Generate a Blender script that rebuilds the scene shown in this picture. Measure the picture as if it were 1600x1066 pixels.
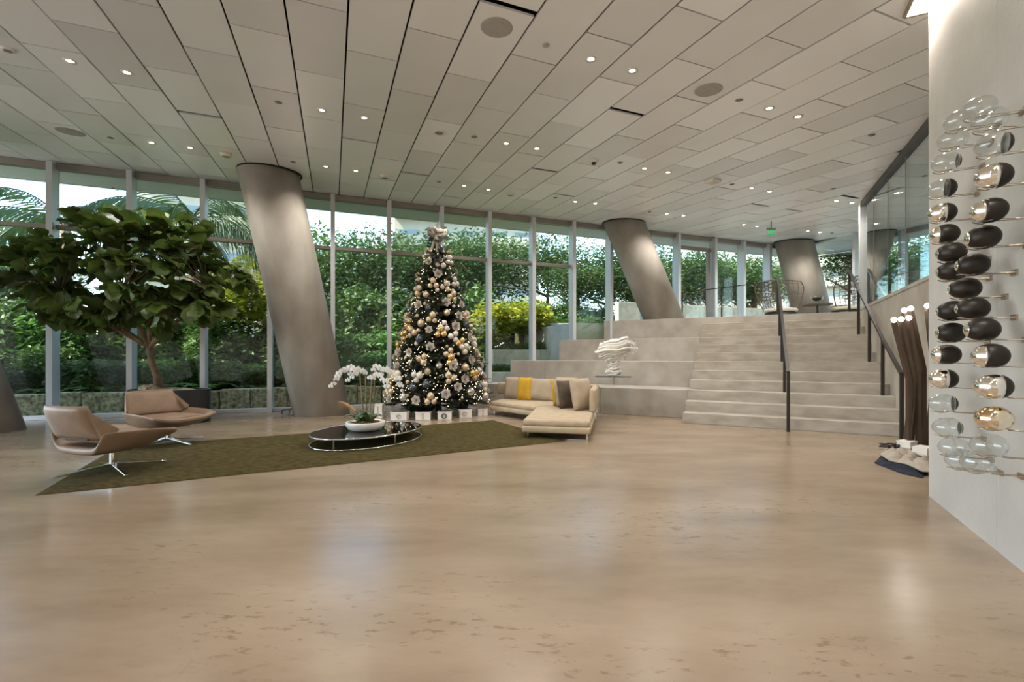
import bpy, bmesh, math, random
from mathutils import Vector, Matrix
random.seed(7)
for o in list(bpy.data.objects): bpy.data.objects.remove(o, do_unlink=True)
SC = bpy.context.scene; COL = SC.collection
V = Vector; PI = math.pi
# ------------------------------------------------------------------ camera
FPX, EYE, HOR = 720.0, 1.3, 558.0          # focal length and horizon of the 1600x1066 frame, eye height
cam = bpy.data.cameras.new('camera'); camo = bpy.data.objects.new('camera', cam); COL.objects.link(camo)
cam.sensor_width = 36; cam.lens = 36*FPX/1600; cam.shift_y = (HOR-533)/1600
cam.clip_start = .05; cam.clip_end = 400
camo.location = (0, 0, EYE); camo.rotation_euler = (PI/2, 0, 0); SC.camera = camo
# ------------------------------------------------------------------ world, sun, exposure
SC.view_settings.view_transform = 'Standard'; SC.view_settings.look = 'None'
SC.view_settings.exposure = 0.66; SC.view_settings.gamma = 1; SC.view_settings.use_curve_mapping = False
w = bpy.data.worlds.new('sky'); SC.world = w; w.use_nodes = True
nt = w.node_tree; nt.nodes.clear()
sky = nt.nodes.new('ShaderNodeTexSky'); sky.sky_type = 'NISHITA'; sky.sun_disc = False
sky.sun_elevation = math.radians(54); sky.sun_rotation = math.radians(235); sky.air_density = 1; sky.dust_density = .6
bg = nt.nodes.new('ShaderNodeBackground'); bg.inputs[1].default_value = .78
tc = nt.nodes.new('ShaderNodeTexCoord'); cn = nt.nodes.new('ShaderNodeTexNoise'); cn.inputs['Scale'].default_value = 3.2; cn.inputs['Detail'].default_value = 7
cr = nt.nodes.new('ShaderNodeValToRGB'); cr.color_ramp.elements[0].position = .50; cr.color_ramp.elements[1].position = .72
mxw = nt.nodes.new('ShaderNodeMix'); mxw.data_type = 'RGBA'; mxw.inputs[7].default_value = (2.0, 2.05, 2.1, 1)
nt.links.new(tc.outputs['Generated'], cn.inputs['Vector']); nt.links.new(cn.outputs[0], cr.inputs[0])
nt.links.new(cr.outputs[0], mxw.inputs[0]); nt.links.new(sky.outputs[0], mxw.inputs[6]); nt.links.new(mxw.outputs[2], bg.inputs[0])
wo = nt.nodes.new('ShaderNodeOutputWorld'); nt.links.new(bg.outputs[0], wo.inputs[0])
sl = bpy.data.lights.new('sun', 'SUN'); sl.energy = 9.5; sl.angle = math.radians(1.0); sl.color = (1, .9, .72)
so = bpy.data.objects.new('sun', sl); COL.objects.link(so)
so.rotation_euler = V((.56, .32, -.76)).to_track_quat('-Z', 'Y').to_euler(); so.location = (-20, -20, 25)
SPOT_W = 70
# ------------------------------------------------------------------ geometry of the place
AF = math.radians(20.3); NF = V((-math.sin(AF), math.cos(AF), 0)); TF = V((math.cos(AF), math.sin(AF), 0)); DF = 12.32
AP = math.radians(21.25)                                # ceiling panel grid
GS = .075; Z0 = 5.34 - GS*DF                            # ceiling rises towards the facade
def zc(x, y): return Z0 + GS*(NF.x*x + NF.y*y)
def fp(px, py, z=0):
    Y = FPX*(EYE-z)/(py-HOR); return V(((px-800)/FPX*Y, Y, z))
def at(px, py, Y): return V(((px-800)/FPX*Y, Y, EYE+(HOR-py)/FPX*Y))
def cp(px, py):
    a = (px-800)/FPX; b = (HOR-py)/FPX
    d = (Z0-EYE)/(b-GS*(NF.x*a+NF.y)); return V((a*d, d, EYE+b*d))
def proj(p): return 800+FPX*p.x/p.y, HOR-FPX*(p.z-EYE)/p.y
SF = V((3.36, 9.09, 0)); AE = math.radians(-28)         # stair frame: e along the steps, u up the stairs
EE = V((math.cos(AE), math.sin(AE), 0)); UU = V((-EE.y, EE.x, 0))
def st(e, u, z=0): return SF + EE*e + UU*u + V((0, 0, z))
def fac(t, d=0, z=0): return NF*(DF+d) + TF*t + V((0, 0, z))
# ------------------------------------------------------------------ materials
def nodes(name):
    m = bpy.data.materials.new(name); m.use_nodes = True; n = m.node_tree
    return m, n, n.nodes['Principled BSDF']
def mat(name, c, r=.5, metal=0, c2=None, sc=6, det=4, bump=0, bsc=None, stretch=None, emit=None, es=0, spec=None, rv=0, coat=0, trans=0):
    m, n, b = nodes(name)
    b.inputs['Base Color'].default_value = (*c, 1); b.inputs['Roughness'].default_value = r; b.inputs['Metallic'].default_value = metal
    if spec is not None: b.inputs['Specular IOR Level'].default_value = spec
    if coat: b.inputs['Coat Weight'].default_value = coat
    if c2 or bump or rv:
        t = n.nodes.new('ShaderNodeTexCoord'); mp = n.nodes.new('ShaderNodeMapping')
        if stretch: mp.inputs['Scale'].default_value = stretch
        n.links.new(t.outputs['Object'], mp.inputs[0])
        ns = n.nodes.new('ShaderNodeTexNoise'); ns.inputs['Scale'].default_value = sc; ns.inputs['Detail'].default_value = det
        n.links.new(mp.outputs[0], ns.inputs['Vector'])
        if c2:
            rp = n.nodes.new('ShaderNodeValToRGB'); rp.color_ramp.elements[0].color = (*c, 1); rp.color_ramp.elements[1].color = (*c2, 1)
            rp.color_ramp.elements[0].position = .33; rp.color_ramp.elements[1].position = .68
            n.links.new(ns.outputs[0], rp.inputs[0]); n.links.new(rp.outputs[0], b.inputs['Base Color'])
        if rv:
            mr = n.nodes.new('ShaderNodeMapRange'); mr.inputs[3].default_value = max(.02, r-rv); mr.inputs[4].default_value = r+rv
            n.links.new(ns.outputs[0], mr.inputs[0]); n.links.new(mr.outputs[0], b.inputs['Roughness'])
        if bump:
            n2 = n.nodes.new('ShaderNodeTexNoise'); n2.inputs['Scale'].default_value = bsc or sc*4; n2.inputs['Detail'].default_value = 3
            n.links.new(mp.outputs[0], n2.inputs['Vector'])
            bp = n.nodes.new('ShaderNodeBump'); bp.inputs['Strength'].default_value = bump; bp.inputs['Distance'].default_value = .02
            n.links.new(n2.outputs[0], bp.inputs['Height']); n.links.new(bp.outputs[0], b.inputs['Normal'])
    if emit: b.inputs['Emission Color'].default_value = (*emit, 1); b.inputs['Emission Strength'].default_value = es
    if trans:
        tr = n.nodes.new('ShaderNodeBsdfTranslucent'); mx = n.nodes.new('ShaderNodeMixShader'); mx.inputs[0].default_value = trans
        src = b.inputs['Base Color'].links[0].from_socket if b.inputs['Base Color'].links else None
        if src: n.links.new(src, tr.inputs[0])
        else: tr.inputs[0].default_value = (*c, 1)
        o = n.nodes['Material Output']; n.links.new(b.outputs[0], mx.inputs[1]); n.links.new(tr.outputs[0], mx.inputs[2]); n.links.new(mx.outputs[0], o.inputs[0])
    return m
def glass(name, tint=(.93, .97, .96), ior=1.5, rough=0.0, boost=1.0):
    m = bpy.data.materials.new(name); m.use_nodes = True; n = m.node_tree; n.nodes.clear()
    tr = n.nodes.new('ShaderNodeBsdfTransparent'); tr.inputs[0].default_value = (*tint, 1)
    gl = n.nodes.new('ShaderNodeBsdfGlossy'); gl.inputs['Roughness'].default_value = rough; gl.inputs[0].default_value = (.95, .97, .97, 1)
    fr = n.nodes.new('ShaderNodeFresnel'); fr.inputs[0].default_value = ior
    ge = n.nodes.new('ShaderNodeNewGeometry'); im = n.nodes.new('ShaderNodeMapRange'); im.inputs[3].default_value = ior; im.inputs[4].default_value = 1/ior
    n.links.new(ge.outputs['Backfacing'], im.inputs[0]); n.links.new(im.outputs[0], fr.inputs[0])   # same reflectance on either face of a thin sheet
    mu = n.nodes.new('ShaderNodeMath'); mu.operation = 'MULTIPLY'; mu.use_clamp = True; mu.inputs[1].default_value = boost
    mx = n.nodes.new('ShaderNodeMixShader'); o = n.nodes.new('ShaderNodeOutputMaterial')
    n.links.new(fr.outputs[0], mu.inputs[0]); n.links.new(mu.outputs[0], mx.inputs[0])
    n.links.new(tr.outputs[0], mx.inputs[1]); n.links.new(gl.outputs[0], mx.inputs[2]); n.links.new(mx.outputs[0], o.inputs[0])
    return m
def floor_mat():
    m, n, b = nodes('polished_travertine'); N = n.nodes.new; L = n.links.new
    t = N('ShaderNodeTexCoord'); mp = N('ShaderNodeMapping'); mp.inputs['Rotation'].default_value = (0, 0, .45); mp.inputs['Scale'].default_value = (.55, 1.5, 1)
    L(t.outputs['Object'], mp.inputs[0])
    a = N('ShaderNodeTexNoise'); a.inputs['Scale'].default_value = .9; a.inputs['Detail'].default_value = 9; a.inputs['Roughness'].default_value = .62
    L(mp.outputs[0], a.inputs['Vector'])
    rp = N('ShaderNodeValToRGB'); e = rp.color_ramp.elements; e[0].position = .3; e[0].color = (.225, .163, .108, 1); e[1].position = .7; e[1].color = (.36, .28, .20, 1)
    L(a.outputs[0], rp.inputs[0])
    # pits and veins: small dark flecks gathered in patches
    p = N('ShaderNodeTexNoise'); p.inputs['Scale'].default_value = 15; p.inputs['Detail'].default_value = 6; p.inputs['Roughness'].default_value = .7; L(mp.outputs[0], p.inputs['Vector'])
    q = N('ShaderNodeTexNoise'); q.inputs['Scale'].default_value = .8; q.inputs['Detail'].default_value = 3; L(mp.outputs[0], q.inputs['Vector'])
    r1 = N('ShaderNodeValToRGB'); r1.color_ramp.elements[0].position = .57; r1.color_ramp.elements[1].position = .63; L(p.outputs[0], r1.inputs[0])
    r2 = N('ShaderNodeValToRGB'); r2.color_ramp.elements[0].position = .50; r2.color_ramp.elements[1].position = .64; L(q.outputs[0], r2.inputs[0])
    mu = N('ShaderNodeMath'); mu.operation = 'MULTIPLY'; L(r1.outputs[0], mu.inputs[0]); L(r2.outputs[0], mu.inputs[1])
    m2 = N('ShaderNodeMath'); m2.operation = 'MULTIPLY'; m2.inputs[1].default_value = .75; L(mu.outputs[0], m2.inputs[0])
    mx = N('ShaderNodeMix'); mx.data_type = 'RGBA'; mx.inputs[7].default_value = (.20, .135, .075, 1)
    L(m2.outputs[0], mx.inputs[0]); L(rp.outputs[0], mx.inputs[6]); L(mx.outputs[2], b.inputs['Base Color'])
    mr = N('ShaderNodeMapRange'); mr.inputs[3].default_value = .13; mr.inputs[4].default_value = .30; L(a.outputs[0], mr.inputs[0]); L(mr.outputs[0], b.inputs['Roughness'])
    bp = N('ShaderNodeBump'); bp.inputs['Strength'].default_value = .06; bp.inputs['Distance'].default_value = .02; L(a.outputs[0], bp.inputs['Height']); L(bp.outputs[0], b.inputs['Normal'])
    return m
def panel_mat():
    m, n, b = nodes('satin_ceiling_metal'); N = n.nodes.new; L = n.links.new
    oi = N('ShaderNodeObjectInfo'); t = N('ShaderNodeTexCoord'); ns = N('ShaderNodeTexNoise'); ns.inputs['Scale'].default_value = 1.6; ns.inputs['Detail'].default_value = 6
    L(t.outputs['Object'], ns.inputs['Vector'])
    ad = N('ShaderNodeMath'); ad.operation = 'MULTIPLY_ADD'; ad.inputs[1].default_value = .35; L(ns.outputs[0], ad.inputs[0]); L(oi.outputs['Random'], ad.inputs[2])
    rp = N('ShaderNodeValToRGB'); e = rp.color_ramp.elements; e[0].position = .1; e[0].color = (.74, .735, .725, 1); e[1].position = 1.2 if False else 1; e[1].color = (.91, .91, .90, 1)
    L(ad.outputs[0], rp.inputs[0]); L(rp.outputs[0], b.inputs['Base Color'])
    b.inputs['Metallic'].default_value = .22; b.inputs['Roughness'].default_value = .34
    return m
M = {}
M['floor'] = floor_mat(); M['panel'] = panel_mat()
M['void'] = mat('ceiling_void_black', (.012, .012, .013), .9)
M['soffit'] = mat('painted_soffit', (.62, .64, .64), .6)
M['slab'] = mat('plain_slab', (.35, .34, .32), .8)
M['alu'] = mat('brushed_aluminium', (.62, .63, .65), .38, .35, c2=(.70, .71, .73), sc=3, stretch=(1, 1, .1))
M['bronze_frame'] = mat('taupe_frame_metal', (.30, .265, .24), .45, .4)
M['glass'] = glass('facade_glass', (.90, .95, .91), 1.36)
M['glass2'] = glass('gallery_glass', (.62, .68, .67), 1.9, boost=1.5)
M['acrylic'] = glass('clear_acrylic', (.99, .995, .995), 1.14)
M['stone'] = mat('stair_limestone', (.32, .275, .225), .55, c2=(.45, .405, .35), sc=2.4, det=12, bump=.05, bsc=18, stretch=(1, 1, 2.6))
M['tier'] = mat('terrace_limestone', (.32, .28, .235), .55, c2=(.45, .41, .36), sc=2.0, det=12, bump=.05, bsc=20)
M['conc'] = mat('column_concrete', (.235, .205, .17), .7, c2=(.40, .365, .32), sc=1.5, det=9, bump=.08, bsc=14, stretch=(1, 1, .45))
M['plaster'] = mat('white_plaster_wall', (.78, .77, .75), .8)
M['wallc'] = mat('wall_concrete', (.48, .47, .455), .62, c2=(.60, .585, .565), sc=1.3, det=10, bump=.10, bsc=30)
M['rail'] = mat('dark_bronze_rail', (.022, .017, .013), .45, .2)
M['rug'] = mat('moss_green_rug', (.062, .049, .015), .95, c2=(.135, .108, .042), sc=11, det=12, bump=.9, bsc=120, stretch=(1, 2.5, 1), spec=.1)
M['leather'] = mat('tan_leather', (.20, .128, .078), .48, c2=(.26, .172, .11), sc=5, bump=.06, bsc=60)
M['seam'] = mat('dark_slot', (.05, .035, .025), .7)
M['chrome'] = mat('polished_chrome', (.80, .80, .80), .08, 1)
M['sofa'] = mat('sand_upholstery', (.38, .295, .195), .85, c2=(.45, .355, .245), sc=7, bump=.12, bsc=160)
M['pillow'] = mat('oatmeal_pillow', (.36, .285, .20), .9, c2=(.43, .35, .26), sc=6, bump=.15, bsc=140)
M['mustard'] = mat('mustard_velvet', (.48, .27, .012), .8, c2=(.58, .35, .02), sc=5, bump=.1, bsc=90)
M['choc'] = mat('chocolate_velvet', (.055, .036, .022), .75, c2=(.10, .068, .045), sc=5, bump=.1, bsc=90)
M['blackglass'] = mat('black_gloss_top', (.006, .005, .005), .04, 0, spec=.45)
M['bowl'] = mat('white_ceramic', (.74, .71, .66), .5, c2=(.82, .80, .76), sc=5, bump=.5, bsc=7)
M['moss'] = mat('moss_and_bark', (.09, .07, .025), .95, c2=(.24, .17, .07), sc=22, bump=.8, bsc=40)
M['petal'] = mat('white_petal', (.86, .85, .83), .6, trans=.25)
M['stake'] = mat('bamboo_stake', (.42, .27, .11), .6)
M['orchleaf'] = mat('orchid_leaf', (.03, .075, .022), .35, c2=(.07, .13, .04), sc=6)
M['dryleaf'] = mat('bronze_dry_leaf', (.30, .16, .05), .6, c2=(.16, .11, .04), sc=8)
M['planter'] = mat('dark_metal_planter', (.028, .027, .03), .42, .5)
M['figleaf'] = mat('fig_leaf', (.045, .078, .014), .42, c2=(.105, .16, .032), sc=5, trans=.22)
M['figleaf2'] = mat('fig_leaf_olive', (.06, .07, .018), .45, c2=(.12, .125, .04), sc=5, trans=.18)
M['bark'] = mat('grey_brown_bark', (.14, .085, .05), .85, c2=(.24, .16, .10), sc=9, bump=.5, bsc=25)
M['pebble'] = mat('pale_moss_top', (.27, .25, .12), .95, c2=(.45, .40, .26), sc=14, bump=.9, bsc=30)
M['needle'] = mat('dark_fir_needle', (.010, .015, .006), .65, c2=(.03, .038, .012), sc=3)
M['gold'] = mat('gold_bauble', (.72, .48, .20), .22, .75)
M['champ'] = mat('champagne_bauble', (.60, .47, .32), .28, .45)
M['pearl'] = mat('pearl_bauble', (.66, .60, .53), .3, .1)
M['slate'] = mat('slate_blue_bauble', (.08, .095, .12), .22, .6)
M['silver'] = mat('silver_bauble', (.62, .60, .58), .2, .8)
M['flower'] = mat('white_fabric_flower', (.62, .56, .50), .8, trans=.2)
M['bulb'] = mat('warm_fairy_light', (1, .9, .7), .4, emit=(1, .78, .45), es=6)
M['ribbon'] = mat('sheer_taupe_ribbon', (.55, .47, .40), .5, c2=(.70, .64, .57), sc=9, trans=.35)
M['gift'] = mat('white_gift_box', (.74, .70, .65), .6, c2=(.80, .77, .72), sc=5)
M['sculpt'] = mat('white_plaster', (.70, .67, .62), .5, c2=(.80, .78, .74), sc=6)
M['plate'] = mat('grey_steel_plate', (.12, .115, .11), .4, .6)
M['eggblack'] = mat('matt_black_bronze', (.022, .016, .012), .42, .35)
M['eggmirror'] = mat('mirrored_glass', (.92, .84, .68), .05, 1, c2=(.95, .93, .90), sc=7, bump=.35, bsc=9)
M['egggold'] = mat('gold_mirror_glass', (.72, .45, .16), .06, 1, c2=(.95, .88, .74), sc=5, bump=.3, bsc=8)
M['eggclear'] = glass('blown_clear_glass', (.90, .915, .91), 1.5, .03, 2.2)
M['wire'] = mat('bronze_wire', (.36, .29, .22), .35, .8)
M['lampw'] = mat('lit_downlight', (1, 1, 1), .5, emit=(1, .86, .66), es=14)
M['slotlamp'] = mat('slot_lamp', (1, 1, 1), .5, emit=(1, .9, .76), es=110)
M['white'] = mat('white_enamel', (.72, .70, .66), .5)
M['cream'] = mat('cream_plastic', (.66, .60, .47), .5)
M['speaker'] = mat('perforated_grey', (.36, .345, .32), .6, c2=(.42, .40, .375), sc=60)
M['grey'] = mat('grey_metal', (.25, .24, .23), .45, .4)
M['blackp'] = mat('black_plastic', (.015, .015, .016), .4)
M['menlight'] = mat('menorah_bulb', (1, 1, 1), .4, emit=(1, .95, .88), es=22)
M['menbar'] = mat('brown_bronze_bar', (.10, .07, .052), .32, .55, c2=(.14, .10, .078), sc=3)
M['clothb'] = mat('beige_canvas', (.30, .255, .21), .9, c2=(.38, .33, .28), sc=6, bump=.2, bsc=60)
M['clothn'] = mat('navy_canvas', (.005, .007, .02), .9, c2=(.011, .015, .034), sc=6)
M['wicker'] = mat('bronze_wicker', (.10, .075, .05), .6)
M['seatc'] = mat('cream_cushion', (.60, .54, .45), .85, c2=(.66, .60, .52), sc=8)
M['exit'] = mat('green_exit', (.02, .35, .12), .4, emit=(.05, .6, .22), es=.35)
M['coral'] = mat('rough_coral_stone', (.10, .085, .055), .95, c2=(.52, .44, .30), sc=12, det=10, bump=1, bsc=16)
M['outconc'] = mat('garden_wall_concrete', (.44, .43, .41), .9, c2=(.62, .60, .57), sc=5, det=10, bump=.5, bsc=30)
M['soil'] = mat('garden_soil', (.035, .03, .016), .95, c2=(.08, .075, .03), sc=5, bump=.8, bsc=9)
M['bounce'] = mat('pale_bounce_ground', (.55, .53, .50), .8, c2=(.62, .60, .57), sc=2)  # pale tone of the added ground that reflects sun indoors
M['pave'] = mat('outer_paving', (.36, .34, .31), .9, c2=(.44, .42, .39), sc=2)
M['leafA'] = mat('broad_leaf_green', (.045, .095, .018), .5, c2=(.10, .18, .035), sc=1.5, trans=.3)
M['leafB'] = mat('deep_leaf_green', (.032, .07, .016), .5, c2=(.08, .135, .028), sc=1.5, trans=.3)
M['leafC'] = mat('sunlit_yellow_leaf', (.22, .27, .02), .5, c2=(.42, .40, .03), sc=2.5, trans=.4)  # sunlight on the leaves is put into this yellow
M['leafD'] = mat('grey_green_leaf', (.08, .14, .055), .55, c2=(.16, .23, .10), sc=1.5, trans=.3)
M['leafE'] = mat('fern_green', (.045, .13, .02), .5, c2=(.11, .24, .04), sc=2, trans=.35)
M['palm'] = mat('palm_green', (.025, .055, .018), .5, c2=(.06, .11, .03), sc=1.2, trans=.25)
M['bldg'] = mat('white_stucco', (.36, .34, .29), .9, c2=(.43, .41, .36), sc=.3)
M['bldglass'] = mat('building_window', (.12, .17, .20), .15, 0, spec=.8)
M['tan'] = mat('reflected_tan', (.55, .38, .20), .9, c2=(.63, .45, .26), sc=1)  # tan of the lobby mirrored in the glass, put into a colour
# ------------------------------------------------------------------ mesh builder
ORI = {}
class MB:
    def __init__(s): s.v = []; s.f = []
    def add(s, vs, fs):
        k = len(s.v); s.v += [V(p) for p in vs]; s.f += [tuple(i+k for i in f) for f in fs]; return s
    def box(s, c, d, rz=0, X=None):
        c = V(c); hx, hy, hz = d[0]/2, d[1]/2, d[2]/2; R = Matrix.Rotation(rz, 3, 'Z') if X is None else X
        vs = [c + R @ V((a*hx, b*hy, e*hz)) for e in (-1, 1) for a, b in ((-1, -1), (1, -1), (1, 1), (-1, 1))]
        return s.add(vs, [(3, 2, 1, 0), (4, 5, 6, 7), (0, 1, 5, 4), (1, 2, 6, 5), (2, 3, 7, 6), (3, 0, 4, 7)])
    def prism(s, poly, z0, z1):
        n = len(poly); a = sum(poly[i][0]*poly[(i+1) % n][1]-poly[(i+1) % n][0]*poly[i][1] for i in range(n))
        if a < 0: poly = poly[::-1]
        g = lambda z, p: z(p) if callable(z) else z
        vs = [V((p[0], p[1], g(z0, p))) for p in poly] + [V((p[0], p[1], g(z1, p))) for p in poly]
        return s.add(vs, [tuple(range(n))[::-1], tuple(range(n, 2*n))] + [(i, (i+1) % n, n+(i+1) % n, n+i) for i in range(n)])
    def bar(s, a, b, w, h=None, up=(0, 0, 1)):
        a, b = V(a), V(b); d = (b-a); L = d.length; y = d.normalized(); up = V(up)
        x = y.cross(up); x = x.normalized() if x.length > 1e-5 else V((1, 0, 0)); z = x.cross(y)
        R = Matrix((x, y, z)).transposed(); return s.box((a+b)/2, (w, L, h or w), X=R)
    def tube(s, path, r, n=8, cap=True, close=False):
        P = [V(p) for p in path]; m = len(P); R = r if isinstance(r, (list, tuple)) else [r]*m
        k = len(s.v); ref = None
        for i, p in enumerate(P):
            a = P[(i-1) % m] if (close or i > 0) else P[i]; b = P[(i+1) % m] if (close or i < m-1) else P[i]
            d = (b-a).normalized()
            if ref is None: ref = d.orthogonal().normalized()
            ref = (ref - d*ref.dot(d)); ref = ref.normalized() if ref.length > 1e-6 else d.orthogonal().normalized()
            bi = d.cross(ref)
            for j in range(n):
                t = 2*PI*j/n; s.v.append(p + (ref*math.cos(t)+bi*math.sin(t))*R[i])
        for i in range(m if close else m-1):
            q = (i+1) % m
            for j in range(n): s.f.append((k+i*n+j, k+i*n+(j+1) % n, k+q*n+(j+1) % n, k+q*n+j))
        if cap and not close: s.f.append(tuple(k+j for j in range(n))[::-1]); s.f.append(tuple(k+(m-1)*n+j for j in range(n)))
        return s
    def lathe(s, prof, n=24, c=(0, 0, 0), sx=1, sy=1, X=None):
        k = len(s.v); c = V(c); X = X or Matrix.Identity(3)
        for r, z in prof:
            for j in range(n): t = 2*PI*j/n; s.v.append(c + X @ V((r*math.cos(t)*sx, r*math.sin(t)*sy, z)))
        for i in range(len(prof)-1):
            for j in range(n): s.f.append((k+i*n+j, k+i*n+(j+1) % n, k+(i+1)*n+(j+1) % n, k+(i+1)*n+j))
        if prof[0][0] > 1e-4: s.f.append(tuple(k+j for j in range(n))[::-1])
        if prof[-1][0] > 1e-4: s.f.append(tuple(k+(len(prof)-1)*n+j for j in range(n)))
        return s
    def ball(s, c, r, n=12, m=8, sx=1, sy=1, sz=1):
        return s.lathe([(max(1e-5, r*math.sin(PI*i/m)), -r*sz*math.cos(PI*i/m)) for i in range(m+1)], n, c, sx, sy)
    def grid(s, fn, nu, nv):
        k = len(s.v)
        for i in range(nu+1):
            for j in range(nv+1): s.v.append(V(fn(i/nu, j/nv)))
        for i in range(nu):
            for j in range(nv): a = k+i*(nv+1)+j; s.f.append((a, a+nv+1, a+nv+2, a+1))
        return s
    def mesh(s, name, m, off=V((0, 0, 0)), smooth=False):
        me = bpy.data.meshes.new(name); me.from_pydata([tuple(p-off) for p in s.v], [], s.f); me.update()
        if smooth: me.polygons.foreach_set('use_smooth', [True]*len(me.polygons))
        if m is not None: me.materials.append(m)
        return me
    def build(s, name, m, parent=None, smooth=False, bevel=0, seg=2, local=False, solid=0, sub=0):
        if parent is None:
            xs = [p.x for p in s.v]; ys = [p.y for p in s.v]
            off = V(((min(xs)+max(xs))/2, (min(ys)+max(ys))/2, min(p.z for p in s.v)))
        else: off = V((0, 0, 0)) if local else ORI[parent.name]
        o = bpy.data.objects.new(name, s.mesh(name, m, off, smooth)); COL.objects.link(o)
        if parent is None: o.location = off
        else: o.parent = parent
        ORI[o.name] = off
        if solid: md = o.modifiers.new('solid', 'SOLIDIFY'); md.thickness = solid; md.offset = 0
        if bevel:
            md = o.modifiers.new('bevel', 'BEVEL'); md.width = bevel; md.segments = seg; md.limit_method = 'ANGLE'; md.angle_limit = .6
        if sub: md = o.modifiers.new('sub', 'SUBSURF'); md.levels = sub; md.render_levels = sub
        return o
def tag(o, label=None, cat=None, group=None, kind=None):
    if label: o['label'] = label
    if cat: o['category'] = cat
    if group: o['group'] = group
    if kind: o['kind'] = kind
    return o
def thing(name, loc, label=None, cat=None, group=None, kind=None, rot=None):
    o = bpy.data.objects.new(name, None); COL.objects.link(o); o.location = loc; o.empty_display_size = .1
    if rot is not None: o.rotation_euler = rot
    ORI[o.name] = V(loc); return tag(o, label, cat, group, kind)
def inst(name, me, parent=None, mw=None):
    o = bpy.data.objects.new(name, me); COL.objects.link(o)
    if parent is not None: o.parent = parent
    if mw is not None: o.matrix_local = mw
    return o
def copy_tree(o, parent=None):
    c = o.copy(); COL.objects.link(c); c.parent = parent
    for ch in o.children: copy_tree(ch, c)
    return c
def basis(x, y, z, loc):
    m = Matrix((x, y, z)).transposed().to_4x4(); m.translation = loc; return m
# ================================================================== STRUCTURE
# ---- floor and grounds
P = [fac(-11, -.0), fac(16.5, -.0)] + [V((13, -8, 0)), V((-14, -8, 0))]
tag(MB().prism([(p.x, p.y) for p in P], -.12, 0).build('floor', M['floor']), kind='structure')
tag(MB().box((0, 30, -.22), (160, 140, .1)).build('garden_ground', M['soil']), 'dark planted soil of the garden outside the glass', 'ground', kind='structure')
tag(MB().box((-29, 1, -.07), (29.6, 26, .1)).build('floor_bounce_sheet', M['bounce']), kind='structure')  # unseen sheet added left of the room to bounce sunlight onto the ceiling
# ---- ceiling: staggered satin panels hung under a dark void
ceil = thing('ceiling', (0, 0, 0), kind='structure')
TP = V((math.cos(AP), math.sin(AP), 0)); SPh = V((-math.sin(AP), math.cos(AP), 0))
gsl = GS*NF.dot(SPh); gtl = GS*NF.dot(TP)
ax = V((TP.x, TP.y, gtl)).normalized(); ay0 = V((SPh.x, SPh.y, gsl)); ay = (ay0-ax*ay0.dot(ax)).normalized(); az = ax.cross(ay)
def cst(s, t, dz=0): p = SPh*s+TP*t; return V((p.x, p.y, zc(p.x, p.y)+dz))
a0 = cp(544.6, 0); tA = a0.dot(TP); b0 = cp(464, 108.7); s1 = b0.dot(SPh)
d0 = cp(1392, 0); PW = (d0.dot(TP)-tA)/8; c0 = cp(481, 230); PL = (c0.dot(SPh)-s1)/2
pm = MB().box((0, 0, .012), (PW-.021, PL-.014, .024)).mesh('panel', M['panel'])
pms = MB().box((0, -.03, .012), (PW-.021, PL-.085, .024)).mesh('panel_slot', M['panel'])
SLOT = {(-2, 9), (-1, 9)}
cand = []
for i in range(-22, 36):
    for j in range(-9, 14):
        t = tA + PW*(i+.5); s = s1 + PL*(j+.5) + (.5*PL if i % 2 == 0 else 0) - 3*PL
        p = cst(s, t)
        if p.dot(NF) > DF+1.1 or p.dot(NF) < -7.5 or p.x > 13.5 or p.x < -14: continue
        ar = 0
        if p.y > 1.2:
            x, y = proj(p)
            if -130 < x < 1650 and -130 < y < 420: ar = 1/p.y**2/(1+0*x)
        cand.append((ar, i, j, p))
cand.sort(key=lambda c: -c[0])
rest = MB()
rp = random.Random(3)
for k, (ar, i, j, p) in enumerate(cand):
    slot = rp.random() < .09
    mw = basis(ax, ay, az, p + az*rp.uniform(-.004, .004))
    if k < 299 and ar > 0: inst('panel', pms if slot else pm, ceil, mw)
    else: rest.box(mw @ V((0, 0, .012)), (PW-.021, PL-.014, .024), X=mw.to_3x3())
tag(rest.build('panel_field', M['panel'], ceil), kind='stuff')
MB().prism([(p.x, p.y) for p in (fac(-15, 1.7), fac(18, 1.7), V((14, -9, 0)), V((-16, -9, 0)))], lambda p: zc(*p)+.13, lambda p: zc(*p)+.5).build('slab', M['void'], ceil)
MB().prism([(p.x, p.y) for p in (fac(-15, .35), fac(17.5, .35), fac(17.5, 1.7), fac(-15, 1.7))], lambda p: zc(*p)-.012, lambda p: zc(*p)-.002).build('soffit_strip', M['soffit'], ceil)
MB().prism([(p.x, p.y) for p in (fac(-15, 1.7), fac(17.5, 1.7), fac(17.5, 1.78), fac(-15, 1.78))], lambda p: zc(*p)-.03, lambda p: zc(*p)+.5).build('fascia', M['soffit'], ceil)
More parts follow.
